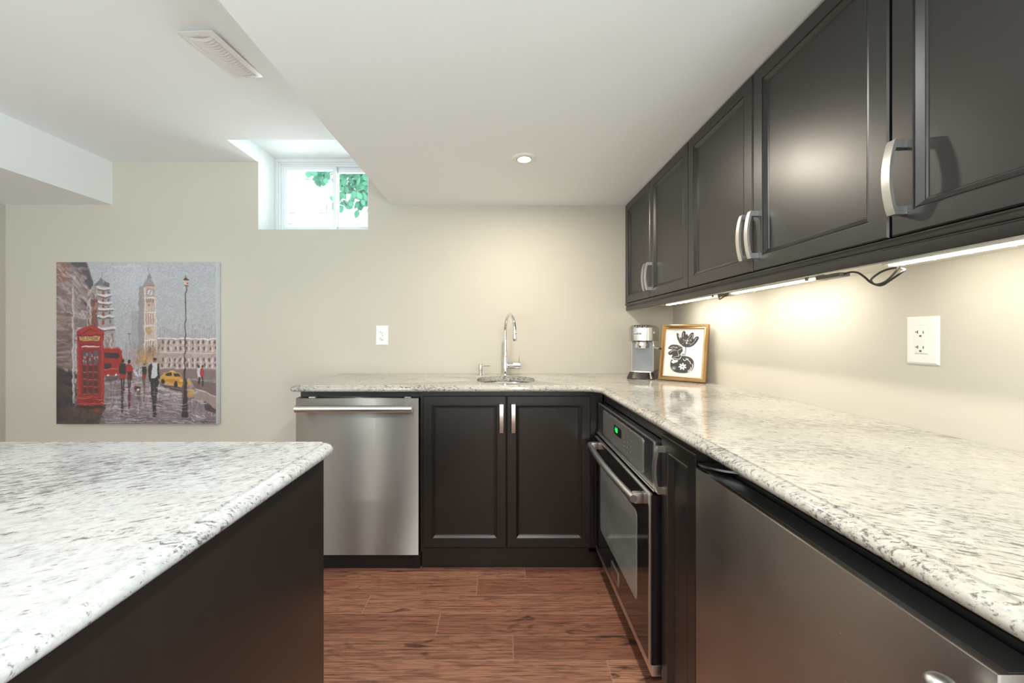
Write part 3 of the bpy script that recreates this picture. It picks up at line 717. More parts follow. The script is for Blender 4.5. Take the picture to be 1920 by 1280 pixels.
# ------------------------------------------------------------------ outlets
def outlet(F, u, v, label, loc, gfci=False):
    t = thing('power_outlet', label, 'outlet', loc)
    w, h = 0.0397, 0.062
    link('cover_plate', rings_panel(bmesh.new(), F, u-w, u+w, v-h, v+h, [(0, 0.0002), (0.0, 0.0025), (0.005, 0.006), (0.0225, 0.0065), (0.0235, 0.0055)]), M['plastic'], t)
    k = link('socket_face', fbox(bmesh.new(), F, u-0.0165, u+0.0165, v-0.0335, v+0.0335, 0.002, 0.0080, 0.0008), M['plastic'], t)
    sg = -1 if gfci is None else 1
    for dv in (0.0175, -0.0215):
        vv = v+dv; bm = bmesh.new()
        fbox(bm, F, u-0.0070*sg-0.001, u-0.0070*sg+0.001, vv, vv+0.008, 0.0078, 0.0084)
        fbox(bm, F, u-0.0070*sg-0.006*(sg > 0), u-0.0070*sg+0.006*(sg < 0), vv+0.003, vv+0.005, 0.0078, 0.0084)
        fbox(bm, F, u+0.0070*sg-0.001, u+0.0070*sg+0.001, vv, vv+0.0065, 0.0078, 0.0084)
        fbox(bm, F, u-0.0025, u+0.0025, vv-0.0085, vv-0.004, 0.0078, 0.0084)
        link('socket_slots', bm, M['slot'], k)
    if gfci: link('reset_button', fbox(bmesh.new(), F, u+0.004, u+0.009, v-0.0045, v+0.0005, 0.0078, 0.0086), M['slot'], k)
    for dv in (0.0485, -0.0485):
        s = link('screw', fbox(bmesh.new(), F, u-0.0025, u+0.0025, v+dv-0.0025, v+dv+0.0025, 0.006, 0.0074, 0.0008), M['plastic'], t)
outlet(face_y(BACK), -0.7605, 1.1575, 'small white outlet on the back wall left of the tap', (-0.7605, BACK, 1.1), True)
outlet(face_x(RIGHT), 1.033, 1.148, 'white double outlet on the right wall beneath the light bars', (RIGHT, 1.033, 1.09), None)

# ------------------------------------------------------------------ espresso machine
t = thing('espresso_machine', 'slim stainless steel espresso machine in the corner beside the gold frame', 'coffee maker', (0.765, 2.196, ZT+0.0005), local=True, rot=(0, 0, math.radians(-28)))
def hull(rows):  # rows: list of (z, [(x,y)...]) with equal counts
    bm = bmesh.new(); R = [[bm.verts.new((x, y, z)) for x, y in pts] for z, pts in rows]; n = len(R[0])
    for a, b in zip(R, R[1:]):
        for k in range(n): bm.faces.new((a[k], a[(k+1) % n], b[(k+1) % n], b[k]))
    bm.faces.new(R[0][::-1]); bm.faces.new(R[-1]); return bm
def plan(hw, yf, yb, bulge=0.0, r=0.012):
    """rounded plan: slightly bulging front at yf, square back"""
    pts = []
    for k in range(9):
        s = -1+2*k/8; pts.append((s*(hw-r*0.4 if abs(s) == 1 else hw*0.98), yf-bulge*(1-s*s)+(r*0.5 if abs(s) == 1 else 0)))
    pts += [(hw, yf+r), (hw, yb-0.01), (hw-0.01, yb), (-hw+0.01, yb), (-hw, yb-0.01), (-hw, yf+r)]
    return pts
SM = steel('machine_steel', (0.52, 0.51, 0.49), 0.26); SS = simple('machine_side_lit', (0.50, 0.47, 0.41), 0.45, metal=0.35)  # beige of the side shell carries the light bars' glow in its base colour
link('base', hull([(0.0, plan(0.073, 0.004, 0.325, 0.006)), (0.006, plan(0.0735, 0.003, 0.325, 0.006)), (0.038, plan(0.062, 0.026, 0.325, 0.004))]), steel('tray_dark_chrome', (0.12, 0.115, 0.11), 0.2), t)
link('drip_tray', hull([(0.0382, plan(0.062, 0.026, 0.078, 0.004)), (0.043, plan(0.061, 0.027, 0.078, 0.004))]), M['trimsteel'], t)
link('side_shell', hull([(0.0384, [(-0.0600, 0.0850), (0.0600, 0.0850), (0.0600, 0.32), (-0.0600, 0.32)]), (0.211, [(-0.0600, 0.0850), (0.0600, 0.0850), (0.0600, 0.32), (-0.0600, 0.32)])]), SS, t)
link('splash_panel', B(-0.056, 0.056, 0.080, 0.0848, 0.043, 0.211), simple('splash_steel', (0.20, 0.20, 0.195), 0.38, metal=0.5), t)
link('head', hull([(0.206, plan(0.050, 0.034, 0.326, 0.004)), (0.2145, plan(0.0620, 0.012, 0.326, 0.008)), (0.285, plan(0.0620, 0.012, 0.326, 0.008)), (0.299, plan(0.050, 0.030, 0.322, 0.004)), (0.3015, plan(0.044, 0.042, 0.316, 0.003))]), SM, t)
bm = lathe(bmesh.new(), [(0.030, 0.206), (0.030, 0.196), (0.035, 0.195), (0.0355, 0.178), (0.034, 0.172), (0.012, 0.171)], (0, 0.050, 0), 32)
link('group_head', bm, M['chrome'], t)
tube_pts = [(0.058, 0.05, 0.208), (0.062, 0.042, 0.200), (0.064, 0.036, 0.185), (0.070, 0.028, 0.176), (0.086, 0.018, 0.173), (0.096, 0.012, 0.172)]
wd = link('steam_wand', tube(bmesh.new(), tube_pts, 0.0035, 12), M['chrome'], t)
link('rubber_grip', tube(bmesh.new(), [(0.096, 0.012, 0.172), (0.108, 0.005, 0.171)], 0.0048, 12), M['black'], wd)
for i, x in enumerate((-0.029, -0.004, 0.021)):
    bm = lathe(bmesh.new(), [(0.0082, 0.0), (0.0082, 0.003), (0.0075, 0.0038)], (0, 0, 0), 20)
    R = Matrix.Rotation(math.radians(50), 4, 'X')
    for v in bm.verts: v.co = R @ v.co + Vector((x, 0.0170, 0.2925))
    bt = link('button', bm, M['trimsteel'], t)
    bm = lathe(bmesh.new(), [(0.0062, 0.004), (0.0062, 0.0046)], (0, 0, 0), 14)
    for v in bm.verts: v.co = R @ v.co + Vector((x, 0.0170, 0.2925))
    link('button_icon', bm, M['dark'], bt)
link('logo_plate', rrect(lambda u, v, n: (u, 0.0045-n, v), -0.038, 0.008, 0.2465, 0.2575, 0.0054, -0.002, 0.0022), M['trimsteel'], t)
lp = link('logo_badge', rrect(lambda u, v, n: (u, 0.0045-n, v), -0.0368, 0.0068, 0.2475, 0.2565, 0.0044, 0.002, 0.0027), M['black'], t)
link('logo_text', place_text("De'Longhi", 0.0078, lambda x, y, z: (-0.015+x, 0.0016-z, 0.2520+y)), M['plastic'], lp)
kn = link('steam_knob', lathe(bmesh.new(), [(0.008, 0.0615), (0.008, 0.067), (0.006, 0.068)], (0, 0, 0), 20, 'x'), M['chrome'], t)
kn.location = (0, 0.075, 0.258)

# ------------------------------------------------------------------ numpy painter for the two pictures
class Painter:
    def __init__(s, W, H, bg):
        s.W, s.H = W, H; s.a = np.ones((H, W, 3))*np.array(bg)
        s.yy, s.xx = np.mgrid[0:H, 0:W].astype(float); s.rng = np.random.default_rng(5); s.sx = s.sy = 1.0; s.ox = s.oy = 0.0
    def T(s, p): return ((p[0]-s.ox)*s.sx, (p[1]-s.oy)*s.sy)
    def win(s, xs, ys, pad):
        x0 = int(max(0, min(xs)-pad)); x1 = int(min(s.W, max(xs)+pad+1)); y0 = int(max(0, min(ys)-pad)); y1 = int(min(s.H, max(ys)+pad+1))
        return (slice(y0, y1), slice(x0, x1)) if x1 > x0 and y1 > y0 else None
    def put(s, w, m, col, al):
        m = (m*al)[..., None]; s.a[w] = s.a[w]*(1-m)+np.array(col)*m
    def poly(s, pts, col, al=1.0):
        P = [s.T(p) for p in pts]; w = s.win([p[0] for p in P], [p[1] for p in P], 1)
        if not w: return
        X, Y = s.xx[w], s.yy[w]; ins = np.zeros(X.shape, bool); n = len(P)
        for i in range(n):
            (x1, y1), (x2, y2) = P[i], P[(i+1) % n]
            if y1 == y2: continue
            c = ((y1 > Y) != (y2 > Y)) & (X < (x2-x1)*(Y-y1)/(y2-y1)+x1); ins ^= c
        s.put(w, ins.astype(float), col, al)
    def line(s, pts, wd, col, al=1.0):
        P = [s.T(p) for p in pts]; r = wd*s.sx/2
        for (x1, y1), (x2, y2) in zip(P, P[1:]):
            w = s.win([x1, x2], [y1, y2], r+2)
            if not w: continue
            X, Y = s.xx[w], s.yy[w]; L = (x2-x1)**2+(y2-y1)**2+1e-9
            t = np.clip(((X-x1)*(x2-x1)+(Y-y1)*(y2-y1))/L, 0, 1); d = np.hypot(X-x1-t*(x2-x1), Y-y1-t*(y2-y1))
            s.put(w, np.clip(r+0.5-d, 0, 1), col, al)
    def ell(s, c, rx, ry, col, al=1.0, rot=0.0):
        x, y = s.T(c); rx *= s.sx; ry *= s.sy; R = max(rx, ry)
        w = s.win([x], [y], R+2)
        if not w: return
        X, Y = s.xx[w]-x, s.yy[w]-y; ca, sa = math.cos(rot), math.sin(rot); u = X*ca+Y*sa; v = -X*sa+Y*ca
        d = np.hypot(u/rx, v/ry); s.put(w, np.clip((1-d)*min(rx, ry)+0.5, 0, 1), col, al)
    def soft(s, c, rx, ry, col, al=0.6):
        x, y = s.T(c); rx *= s.sx; ry *= s.sy; w = s.win([x-rx*2, x+rx*2], [y-ry*2, y+ry*2], 1)
        if not w: return
        s.put(w, np.exp(-((s.xx[w]-x)/rx)**2-((s.yy[w]-y)/ry)**2), col, al)
    def dabs(s, box_, n, lx, wd, cols, al=0.5, ang=0.0, ja=0.3):
        x0, y0, x1, y1 = box_
        for _ in range(n):
            x = s.rng.uniform(x0, x1); y = s.rng.uniform(y0, y1); a = ang+s.rng.uniform(-ja, ja); l = lx*s.rng.uniform(.4, 1.3)
            c = cols[s.rng.integers(len(cols))]
            s.line([(x-l/2*math.cos(a), y-l/2*math.sin(a)), (x+l/2*math.cos(a), y+l/2*math.sin(a))], wd*s.rng.uniform(.5, 1.4), c, al*s.rng.uniform(.5, 1.2))
    def smudge(s, amp, tex, n=14):
        dx = np.zeros((s.H, s.W)); dy = dx.copy(); lum = dx.copy()
        for k in range(n):
            fx, fy, ph, am = s.rng.normal(0, .09), s.rng.normal(0, .09), s.rng.uniform(0, 6.3), s.rng.uniform(.4, 1)
            w = np.sin(s.xx*fx+s.yy*fy+ph)*am/math.sqrt(n); dx += w; dy += np.sin(s.xx*fy-s.yy*fx+ph*2)*am/math.sqrt(n)
        r = s.rng.normal(0, 1, (s.H, s.W))
        for k in range(7): r = (r+np.roll(r, 1, 1)+np.roll(r, (1 if k % 2 else -1), 0)+np.roll(r, -1, 1))/4*1.25
        X = np.clip(s.xx+dx*amp, 0, s.W-1).astype(int); Y = np.clip(s.yy+dy*amp, 0, s.H-1).astype(int)
        s.a = s.a[Y, X]*(1+np.clip(r, -2.2, 2.2)*tex)[..., None]
    def out(s, f):
        H, W = s.H//f, s.W//f; return s.a[:H*f, :W*f].reshape(H, f, W, f, 3).mean((1, 3))
def srgb(a): return np.where(a <= 0.04045, a/12.92, ((a+0.055)/1.055)**2.4)
def picture(name, img, fn, mat, parent):
    """img rows top to bottom; one mesh vertex per sample, fn maps (s, t) in 0..1 to a point"""
    H, W = img.shape[:2]
    s, t = np.meshgrid(np.linspace(0, 1, W), np.linspace(1, 0, H)); co = np.array(fn(s.ravel(), t.ravel())).T.copy()
    i = np.arange(H*W).reshape(H, W); f = np.stack([i[1:, :-1], i[1:, 1:], i[:-1, 1:], i[:-1, :-1]], -1).reshape(-1, 4)
    me = bpy.data.meshes.new(name); me.vertices.add(H*W); me.vertices.foreach_set('co', co.ravel())
    me.loops.add(f.size); me.loops.foreach_set('vertex_index', f.ravel().astype(np.int32))
    me.polygons.add(len(f)); me.polygons.foreach_set('loop_start', np.arange(0, f.size, 4, dtype=np.int32)); me.update(calc_edges=True)
    ca = me.color_attributes.new('Col', 'FLOAT_COLOR', 'POINT')
    ca.data.foreach_set('color', np.concatenate([srgb(np.clip(img, 0, 1)), np.ones((H, W, 1))], 2).ravel().astype(np.float32))
    me.materials.append(mat); o = bpy.data.objects.new(name, me); C.objects.link(o); o.parent = parent
    return o
def c8(*v): return tuple(x/255 for x in v)

# London street painting; coordinates 90..1187 by 80..1180
P = Painter(700, 700, c8(178, 178, 180)); P.sx = 700/1097; P.sy = 700/1100; P.ox = 90; P.oy = 80
g = P.yy/700
P.a[:] = np.array(c8(186, 189, 195))*(1-g[..., None])+np.array(c8(176, 172, 174))*g[..., None]
P.dabs((300, 80, 1187, 560), 260, 120, 26, [c8(192, 195, 201), c8(178, 182, 188), c8(186, 186, 190)], 0.25, 0.1, 0.8)
P.soft((620, 200), 160, 140, c8(212, 214, 220), 0.5)
for i in range(7): P.line([(480+i*22, 108), (510+i*28, 118-i*2)], 7, c8(214, 216, 220), 0.5)
# wet street
for k in range(30):
    y = 780+k*14; P.poly([(400-k*12, y), (1187, y), (1187, y+16), (400-k*12, y+16)], c8(150-k, 136-k, 140-k), 0.9)
P.dabs((420, 860, 1187, 1180), 420, 70, 9, [c8(196, 190, 198), c8(150, 134, 140), c8(110, 92, 96), c8(170, 160, 168), c8(96, 78, 80)], 0.5, 0.0, 0.15)
P.dabs((560, 880, 940, 1000), 90, 60, 8, [c8(206, 198, 200), c8(188, 176, 178)], 0.5, 0, 0.2)
P.dabs((460, 860, 1180, 1120), 120, 60, 10, [c8(190, 180, 186), c8(120, 96, 98)], 0.4, PI/2, 0.1)
# distant parliament
for x in range(800, 1187, 16): P.line([(x, 600), (x+P.rng.uniform(-4, 4), P.rng.uniform(490, 575))], 9, c8(164, 158, 160), 0.55)
P.poly([(780, 592), (1187, 598), (1187, 820), (780, 812)], c8(178, 160, 156))
P.dabs((785, 600, 1187, 810), 160, 40, 10, [c8(196, 176, 170), c8(168, 142, 138), c8(204, 190, 186)], 0.5, 0, 0.5)
P.line([(785, 595), (1187, 602)], 8, c8(232, 222, 216)); P.line([(800, 690), (1187, 698)], 8, c8(214, 190, 180))
for y in (622, 664, 740, 778):
    for x in range(820, 1187, 40):
        P.ell((x+P.rng.uniform(-5, 5), y), 6, 13, c8(96, 76, 74), 0.9); P.ell((x+18, y+6), 6, 18, c8(222, 214, 212), 0.7)
P.poly([(780, 800), (1187, 806), (1187, 880), (780, 850)], c8(132, 112, 110), 0.8)
# far facades in mist
P.poly([(605, 420), (660, 410), (660, 800), (605, 800)], c8(160, 156, 160), 0.55); P.poly([(520, 680), (640, 660), (660, 800), (520, 800)], c8(176, 164, 166), 0.7)
P.dabs((540, 640, 700, 800), 60, 36, 10, [c8(186, 168, 166), c8(160, 146, 148)], 0.5, PI/2, 0.3)
# clock tower
P.poly([(655, 250), (690, 230), (695, 760), (650, 760)], c8(146, 138, 142), 0.7)
P.poly([(690, 235), (765, 235), (775, 760), (690, 760)], c8(196, 176, 168))
P.poly([(680, 240), (700, 205), (722, 190), (750, 205), (768, 240)], c8(160, 158, 164)); P.poly([(708, 195), (715, 160), (734, 160), (742, 195)], c8(150, 148, 154)); P.line([(724, 165), (724, 118)], 4, c8(140, 138, 144))
P.line([(692, 242), (764, 240)], 7, c8(186, 120, 104)); P.ell((732, 286), 27, 27, c8(150, 140, 142)); P.ell((732, 286), 22, 22, c8(212, 206, 206)); P.line([(732, 286), (740, 272)], 4, c8(90, 80, 84)); P.line([(732, 286), (724, 300)], 3, c8(90, 80, 84))
for y, c in ((322, c8(226, 218, 212)), (420, c8(226, 218, 212)), (510, c8(220, 208, 196)), (605, c8(230, 220, 214))): P.line([(694, y), (772, y)], 8, c)
for x in range(708, 768, 15):
    P.line([(x, 425), (x+1, 500)], 5, c8(160, 120, 108), 0.8); P.line([(x+7, 425), (x+8, 660)], 4, c8(232, 222, 214), 0.8); P.line([(x, 615), (x+1, 690)], 5, c8(156, 122, 114), 0.8)
    P.line([(x, 335), (x+1, 352)], 6, c8(112, 86, 86)); P.line([(x+2, 370), (x+2, 405)], 4, c8(214, 202, 196))
P.ell((722, 545), 20, 30, c8(190, 158, 110), 0.8); P.ell((722, 370), 7, 6, c8(196, 100, 50)); P.line([(698, 250), (698, 740)], 6, c8(226, 214, 206)); P.line([(768, 330), (775, 690)], 6, c8(222, 210, 204))
P.soft((690, 740), 46, 50, c8(186, 142, 92), 0.8); P.soft((740, 700), 40, 30, c8(130, 100, 88), 0.7)
P.dabs((640, 650, 800, 800), 50, 30, 8, [c8(200, 160, 100), c8(120, 92, 84), c8(176, 140, 116)], 0.6, PI/2, 0.8)
# round tower block
P.poly([(340, 250), (400, 185), (455, 235), (470, 430), (495, 560), (495, 660), (360, 660)], c8(168, 160, 162))
P.poly([(345, 240), (398, 180), (420, 240)], c8(128, 126, 134)); P.line([(400, 190), (402, 150)], 5, c8(150, 150, 156)); P.poly([(410, 240), (425, 205), (455, 225), (458, 252)], c8(112, 110, 118))
for k, y in enumerate((250, 296, 346, 390, 440, 520)):
    e = k*8; P.line([(375, y), (420, y+12), (455+e*0.9, y+4)], 14, c8(216, 212, 214)); P.line([(375, y+14), (420, y+26), (455+e*0.9, y+16)], 7, c8(104, 94, 98))
    P.ell((410, y+44), 8, 16, c8(150, 76, 56), 0.9); P.ell((443+e*0.5, y+42), 6, 14, c8(110, 96, 98), 0.8)
P.dabs((375, 560, 495, 655), 40, 24, 8, [c8(214, 200, 194), c8(120, 96, 92), c8(190, 172, 166)], 0.8, PI/2, 0.6)
# left building
P.poly([(90, 80), (300, 80), (345, 220), (300, 340), (300, 520), (215, 520), (215, 1180), (90, 1180)], c8(138, 122, 122))
P.poly([(190, 80), (290, 80), (345, 235), (320, 260)], c8(92, 88, 96)); P.poly([(205, 150), (300, 260), (300, 360), (205, 230)], c8(150, 138, 138)); P.line([(200, 220), (300, 375)], 12, c8(90, 74, 78)); P.line([(215, 150), (310, 270)], 8, c8(196, 190, 194))
P.poly([(90, 80), (150, 80), (190, 200), (90, 260)], c8(160, 118, 112)); P.dabs((95, 110, 290, 480), 170, 60, 16, [c8(190, 176, 174), c8(150, 118, 114), c8(168, 150, 148), c8(118, 96, 98), c8(202, 194, 196)], 0.5, 0.6, 0.6)
P.poly([(300, 262), (330, 262), (330, 500), (300, 500)], c8(190, 182, 184), 0.8); P.poly([(330, 330), (375, 330), (375, 520), (330, 520)], c8(132, 88, 78)); P.dabs((300, 270, 375, 510), 50, 30, 10, [c8(150, 96, 82), c8(200, 180, 174), c8(110, 84, 82)], 0.6, PI/2, 0.4)
P.poly([(90, 430), (205, 440), (210, 530), (90, 530)], c8(170, 160, 150)); P.dabs((92, 430, 205, 830), 150, 90, 12, [c8(140, 116, 112), c8(106, 88, 86), c8(170, 152, 148), c8(120, 80, 76)], 0.5, 0, 0.15)
P.poly([(90, 820), (205, 830), (220, 1180), (90, 1180)], c8(66, 58, 58)); P.dabs((90, 810, 215, 1180), 160, 50, 22, [c8(50, 44, 46), c8(84, 72, 72), c8(70, 58, 54), c8(38, 34, 36)], 0.6, 0.4, 1.2)
P.poly([(195, 200), (215, 200), (218, 1040), (200, 1040)], c8(176, 170, 170), 0.75); P.line([(204, 260), (206, 1000)], 5, c8(224, 220, 220), 0.8)
P.poly([(200, 1050), (430, 1040), (380, 1180), (90, 1180)], c8(82, 68, 62)); P.dabs((110, 1060, 400, 1180), 80, 50, 18, [c8(60, 50, 48), c8(104, 84, 74), c8(78, 60, 54)], 0.6, 0.2, 1.0); P.soft((370, 1085), 30, 14, c8(150, 60, 36), 0.9)
# bus
P.poly([(415, 660), (520, 658), (542, 690), (540, 800), (520, 845), (415, 850)], c8(164, 44, 42)); P.poly([(418, 694), (515, 690), (522, 712), (510, 730), (418, 730)], c8(58, 44, 46)); P.line([(420, 664), (520, 662)], 6, c8(206, 90, 84))
P.poly([(420, 768), (470, 768), (470, 800), (420, 800)], c8(78, 46, 46)); P.line([(420, 805), (530, 803)], 6, c8(190, 110, 100)); P.ell((446, 846), 8, 6, c8(230, 220, 220)); P.ell((498, 844), 8, 6, c8(230, 220, 220)); P.poly([(420, 855), (530, 850), (500, 880), (430, 885)], c8(84, 64, 66), 0.7)
# phone box
P.poly([(232, 560), (250, 535), (290, 520), (350, 518), (392, 535), (415, 560), (418, 1055), (232, 1055)], c8(160, 46, 44))
P.poly([(228, 552), (262, 530), (318, 512), (380, 528), (414, 552), (412, 572), (230, 575)], c8(176, 54, 50)); P.ell((321, 562), 93, 48, c8(172, 52, 48)); P.line([(265, 560), (320, 535), (365, 552)], 6, c8(120, 34, 34)); P.line([(232, 575), (412, 572)], 6, c8(112, 30, 32))
P.poly([(250, 583), (388, 582), (388, 611), (250, 612)], c8(208, 176, 118)); P.line([(250, 640), (405, 640)], 5, c8(110, 32, 32)); P.line([(268, 652), (385, 650)], 9, c8(226, 196, 192)); P.poly([(262, 670), (388, 668), (388, 985), (262, 985)], c8(136, 44, 42))
for r in range(6):
    for q in range(3):
        x0 = 272+q*38; y0 = 682+r*50; P.poly([(x0, y0), (x0+27, y0), (x0+27, y0+38), (x0, y0+38)], c8(92, 44, 44) if r > 1 else c8(104, 88, 96)); P.line([(x0+2, y0+40), (x0+24, y0+42)], 4, c8(196, 130, 124), 0.8)
for _ in range(8): P.ell((P.rng.uniform(275, 380), P.rng.uniform(690, 760)), 6, 10, c8(190, 186, 196), 0.6)
P.line([(240, 620), (242, 1040)], 5, c8(200, 96, 90), 0.7); P.line([(404, 600), (406, 1040)], 6, c8(196, 84, 80), 0.7); P.poly([(238, 1000), (412, 1000), (412, 1052), (238, 1052)], c8(146, 36, 38)); P.dabs((250, 985, 410, 1050), 26, 60, 5, [c8(206, 110, 104), c8(120, 26, 30)], 0.6, 0, 0.2); P.poly([(225, 1050), (418, 1050), (400, 1072), (250, 1070)], c8(60, 30, 30), 0.8)
# parked car, people
P.poly([(618, 830), (628, 800), (650, 782), (690, 785), (700, 845), (650, 862)], c8(186, 182, 190)); P.dabs((620, 790, 695, 855), 40, 18, 6, [c8(230, 228, 234), c8(70, 64, 70), c8(120, 112, 118)], 0.8, 0.6, 1.0)
def figure(x, y, h, coat, skirt, leg, w=1.0, reflect=None):
    P.ell((x, y), 10*w, 13*w, c8(56, 36, 36)); P.poly([(x-18*w, y+16), (x+18*w, y+14), (x+26*w, y+h*.22), (x+20*w, y+h*.5), (x-20*w, y+h*.5), (x-26*w, y+h*.2)], coat)
    P.poly([(x-20*w, y+h*.42), (x+20*w, y+h*.42), (x+20*w, y+h*.62), (x-20*w, y+h*.6)], skirt)
    P.line([(x-7*w, y+h*.58), (x-5*w, y+h)], 9*w, leg); P.line([(x+8*w, y+h*.58), (x+6*w, y+h*.94)], 9*w, leg)
    if reflect: P.line([(x, y+h), (x-2, y+h*1.65)], 17*w, reflect, 0.8)
figure(544, 748, 210, c8(44, 40, 42), c8(160, 60, 44), c8(44, 36, 38), 1.0, c8(56, 44, 46)); figure(590, 756, 190, c8(168, 38, 38), c8(150, 50, 44), c8(60, 44, 46), 0.95, c8(96, 44, 44))
P.poly([(575, 818), (606, 816), (600, 870), (585, 870)], c8(48, 38, 40)); figure(692, 774, 150, c8(44, 38, 42), c8(160, 50, 46), c8(90, 60, 58), 0.62, c8(110, 80, 80))
P.poly([(724, 775), (745, 765), (790, 770), (800, 860), (780, 890), (728, 885), (718, 820)], c8(40, 38, 42)); P.poly([(748, 765), (778, 765), (784, 850), (768, 872), (742, 865)], c8(206, 206, 210)); P.ell((762, 742), 13, 17, c8(150, 100, 84)); P.poly([(748, 728), (778, 726), (776, 740), (752, 745)], c8(58, 38, 36))
P.poly([(730, 880), (792, 880), (782, 970), (770, 1060), (748, 1060), (740, 970)], c8(44, 42, 46)); P.line([(762, 1050), (762, 1118)], 24, c8(46, 38, 42)); P.line([(758, 900), (764, 990)], 4, c8(120, 120, 128), 0.8)
P.ell((648, 935), 20, 12, c8(70, 44, 42)); P.line([(636, 940), (636, 958)], 5, c8(60, 40, 40)); P.line([(660, 940), (660, 960)], 5, c8(60, 40, 40)); P.ell((634, 924), 8, 8, c8(140, 44, 40)); P.ell((650, 944), 9, 6, c8(220, 212, 208)); P.line([(652, 965), (654, 1000)], 22, c8(92, 62, 60), 0.6)
# taxi
P.poly([(795, 905), (1000, 940), (1000, 960), (900, 950), (800, 915)], c8(70, 50, 50), 0.8); P.poly([(800, 862), (830, 826), (890, 818), (930, 832), (950, 862), (1005, 885), (1010, 910), (960, 928), (890, 918), (805, 892)], c8(206, 160, 70)); P.poly([(835, 845), (850, 830), (880, 830), (888, 852)], c8(48, 42, 40)); P.poly([(892, 830), (925, 836), (942, 858), (900, 856)], c8(54, 48, 46))
P.poly([(805, 868), (890, 872), (1000, 900), (960, 905), (890, 896), (808, 884)], c8(190, 132, 50)); P.ell((822, 888), 12, 19, c8(40, 32, 32)); P.ell((908, 908), 13, 20, c8(40, 32, 32)); P.line([(870, 822), (906, 822)], 6, c8(232, 206, 120)); P.ell((960, 880), 30, 10, c8(226, 190, 104), 0.8)
# right kerb and walkers
P.poly([(1010, 880), (1187, 900), (1187, 1000), (1040, 935)], c8(122, 102, 98)); P.poly([(1040, 930), (1187, 990), (1187, 1080), (1035, 1010)], c8(158, 140, 134)); P.line([(1040, 935), (1187, 992)], 6, c8(206, 196, 192)); P.poly([(1100, 1020), (1187, 1080), (1187, 1110), (1110, 1080)], c8(60, 50, 52), 0.8); P.poly([(985, 935), (1040, 940), (1036, 990), (990, 990)], c8(190, 146, 76), 0.8)
P.poly([(1056, 800), (1074, 795), (1078, 860), (1058, 866)], c8(206, 206, 212)); P.poly([(1076, 800), (1096, 798), (1098, 858), (1080, 866)], c8(176, 40, 38)); P.ell((1065, 786), 7, 10, c8(60, 50, 50)); P.ell((1090, 786), 7, 10, c8(64, 46, 46)); P.line([(1066, 862), (1066, 905)], 12, c8(50, 44, 46)); P.line([(1088, 862), (1092, 910)], 11, c8(50, 44, 46))
# lamp post
P.line([(978, 250), (974, 500), (969, 800)], 6, c8(40, 32, 34)); P.line([(970, 800), (968, 870)], 13, c8(42, 34, 36)); P.poly([(956, 870), (984, 870), (992, 1130), (950, 1130)], c8(44, 34, 36)); P.line([(962, 880), (958, 1000)], 5, c8(160, 150, 154), 0.7)
P.poly([(957, 200), (1004, 200), (994, 238), (968, 238)], c8(206, 190, 180)); P.poly([(955, 202), (980, 180), (1006, 202)], c8(90, 70, 68)); P.ell((988, 224), 6, 7, c8(206, 76, 40)); P.line([(980, 172), (980, 184)], 4, c8(60, 50, 50)); P.line([(970, 242), (992, 242)], 8, c8(110, 90, 86)); P.line([(590, 565), (592, 640)], 4, c8(120, 112, 118)); P.line([(584, 566), (600, 566)], 6, c8(120, 112, 118))
P.dabs((420, 930, 1100, 1170), 90, 70, 4, [c8(224, 220, 228), c8(206, 200, 206)], 0.6, 0.1, 0.2); P.dabs((1010, 1110, 1110, 1150), 10, 26, 3, [c8(230, 226, 230)], 0.9, 0.5, 0.6)
P.line([(1078, 1165), (1086, 1156), (1090, 1166), (1098, 1158), (1104, 1167), (1118, 1156), (1122, 1166), (1132, 1160), (1140, 1167), (1152, 1158), (1162, 1166), (1182, 1156)], 2.6, c8(36, 28, 30))
P.smudge(2.6, 0.035); P.a = P.a**1.10*0.97
# lettering TELEPHONE on its sign
glyph = {'T': [[(0, 0), (1, 0)], [(.5, 0), (.5, 1)]], 'E': [[(1, 0), (0, 0), (0, 1), (1, 1)], [(0, .5), (.8, .5)]], 'L': [[(0, 0), (0, 1), (1, 1)]], 'P': [[(0, 1), (0, 0), (1, 0), (1, .5), (0, .5)]], 'H': [[(0, 0), (0, 1)], [(1, 0), (1, 1)], [(0, .5), (1, .5)]],
         'O': [[(0, 0), (1, 0), (1, 1), (0, 1), (0, 0)]], 'N': [[(0, 1), (0, 0), (1, 1), (1, 0)]]}
for i, ch in enumerate('TELEPHONE'):
    for st in glyph[ch]: P.line([(257+i*14.2+a*9, 588+b*18) for a, b in st], 2.6, c8(84, 56, 40))
PX0, PX1, PZ0, PZ1, PY = -2.795, -1.790, 0.600, 1.618, 2.500
t = thing('canvas_painting', 'canvas painting of a red phone box, bus and clock tower street', 'painting', ((PX0+PX1)/2, BACK, PZ0), local=True)
lx = (PX0+PX1)/2
link('canvas', box(bmesh.new(), PX0-lx, PX1-lx, PY-BACK+0.0006, -0.001, 0, PZ1-PZ0, 0.002), M['canvas'], t)
picture('painted_front', P.out(2), lambda s, v: (PX0-lx+0.001+(PX1-PX0-0.002)*s, 0*s+PY-BACK, 0.001+(PZ1-PZ0-0.002)*v), M['painting'], t)

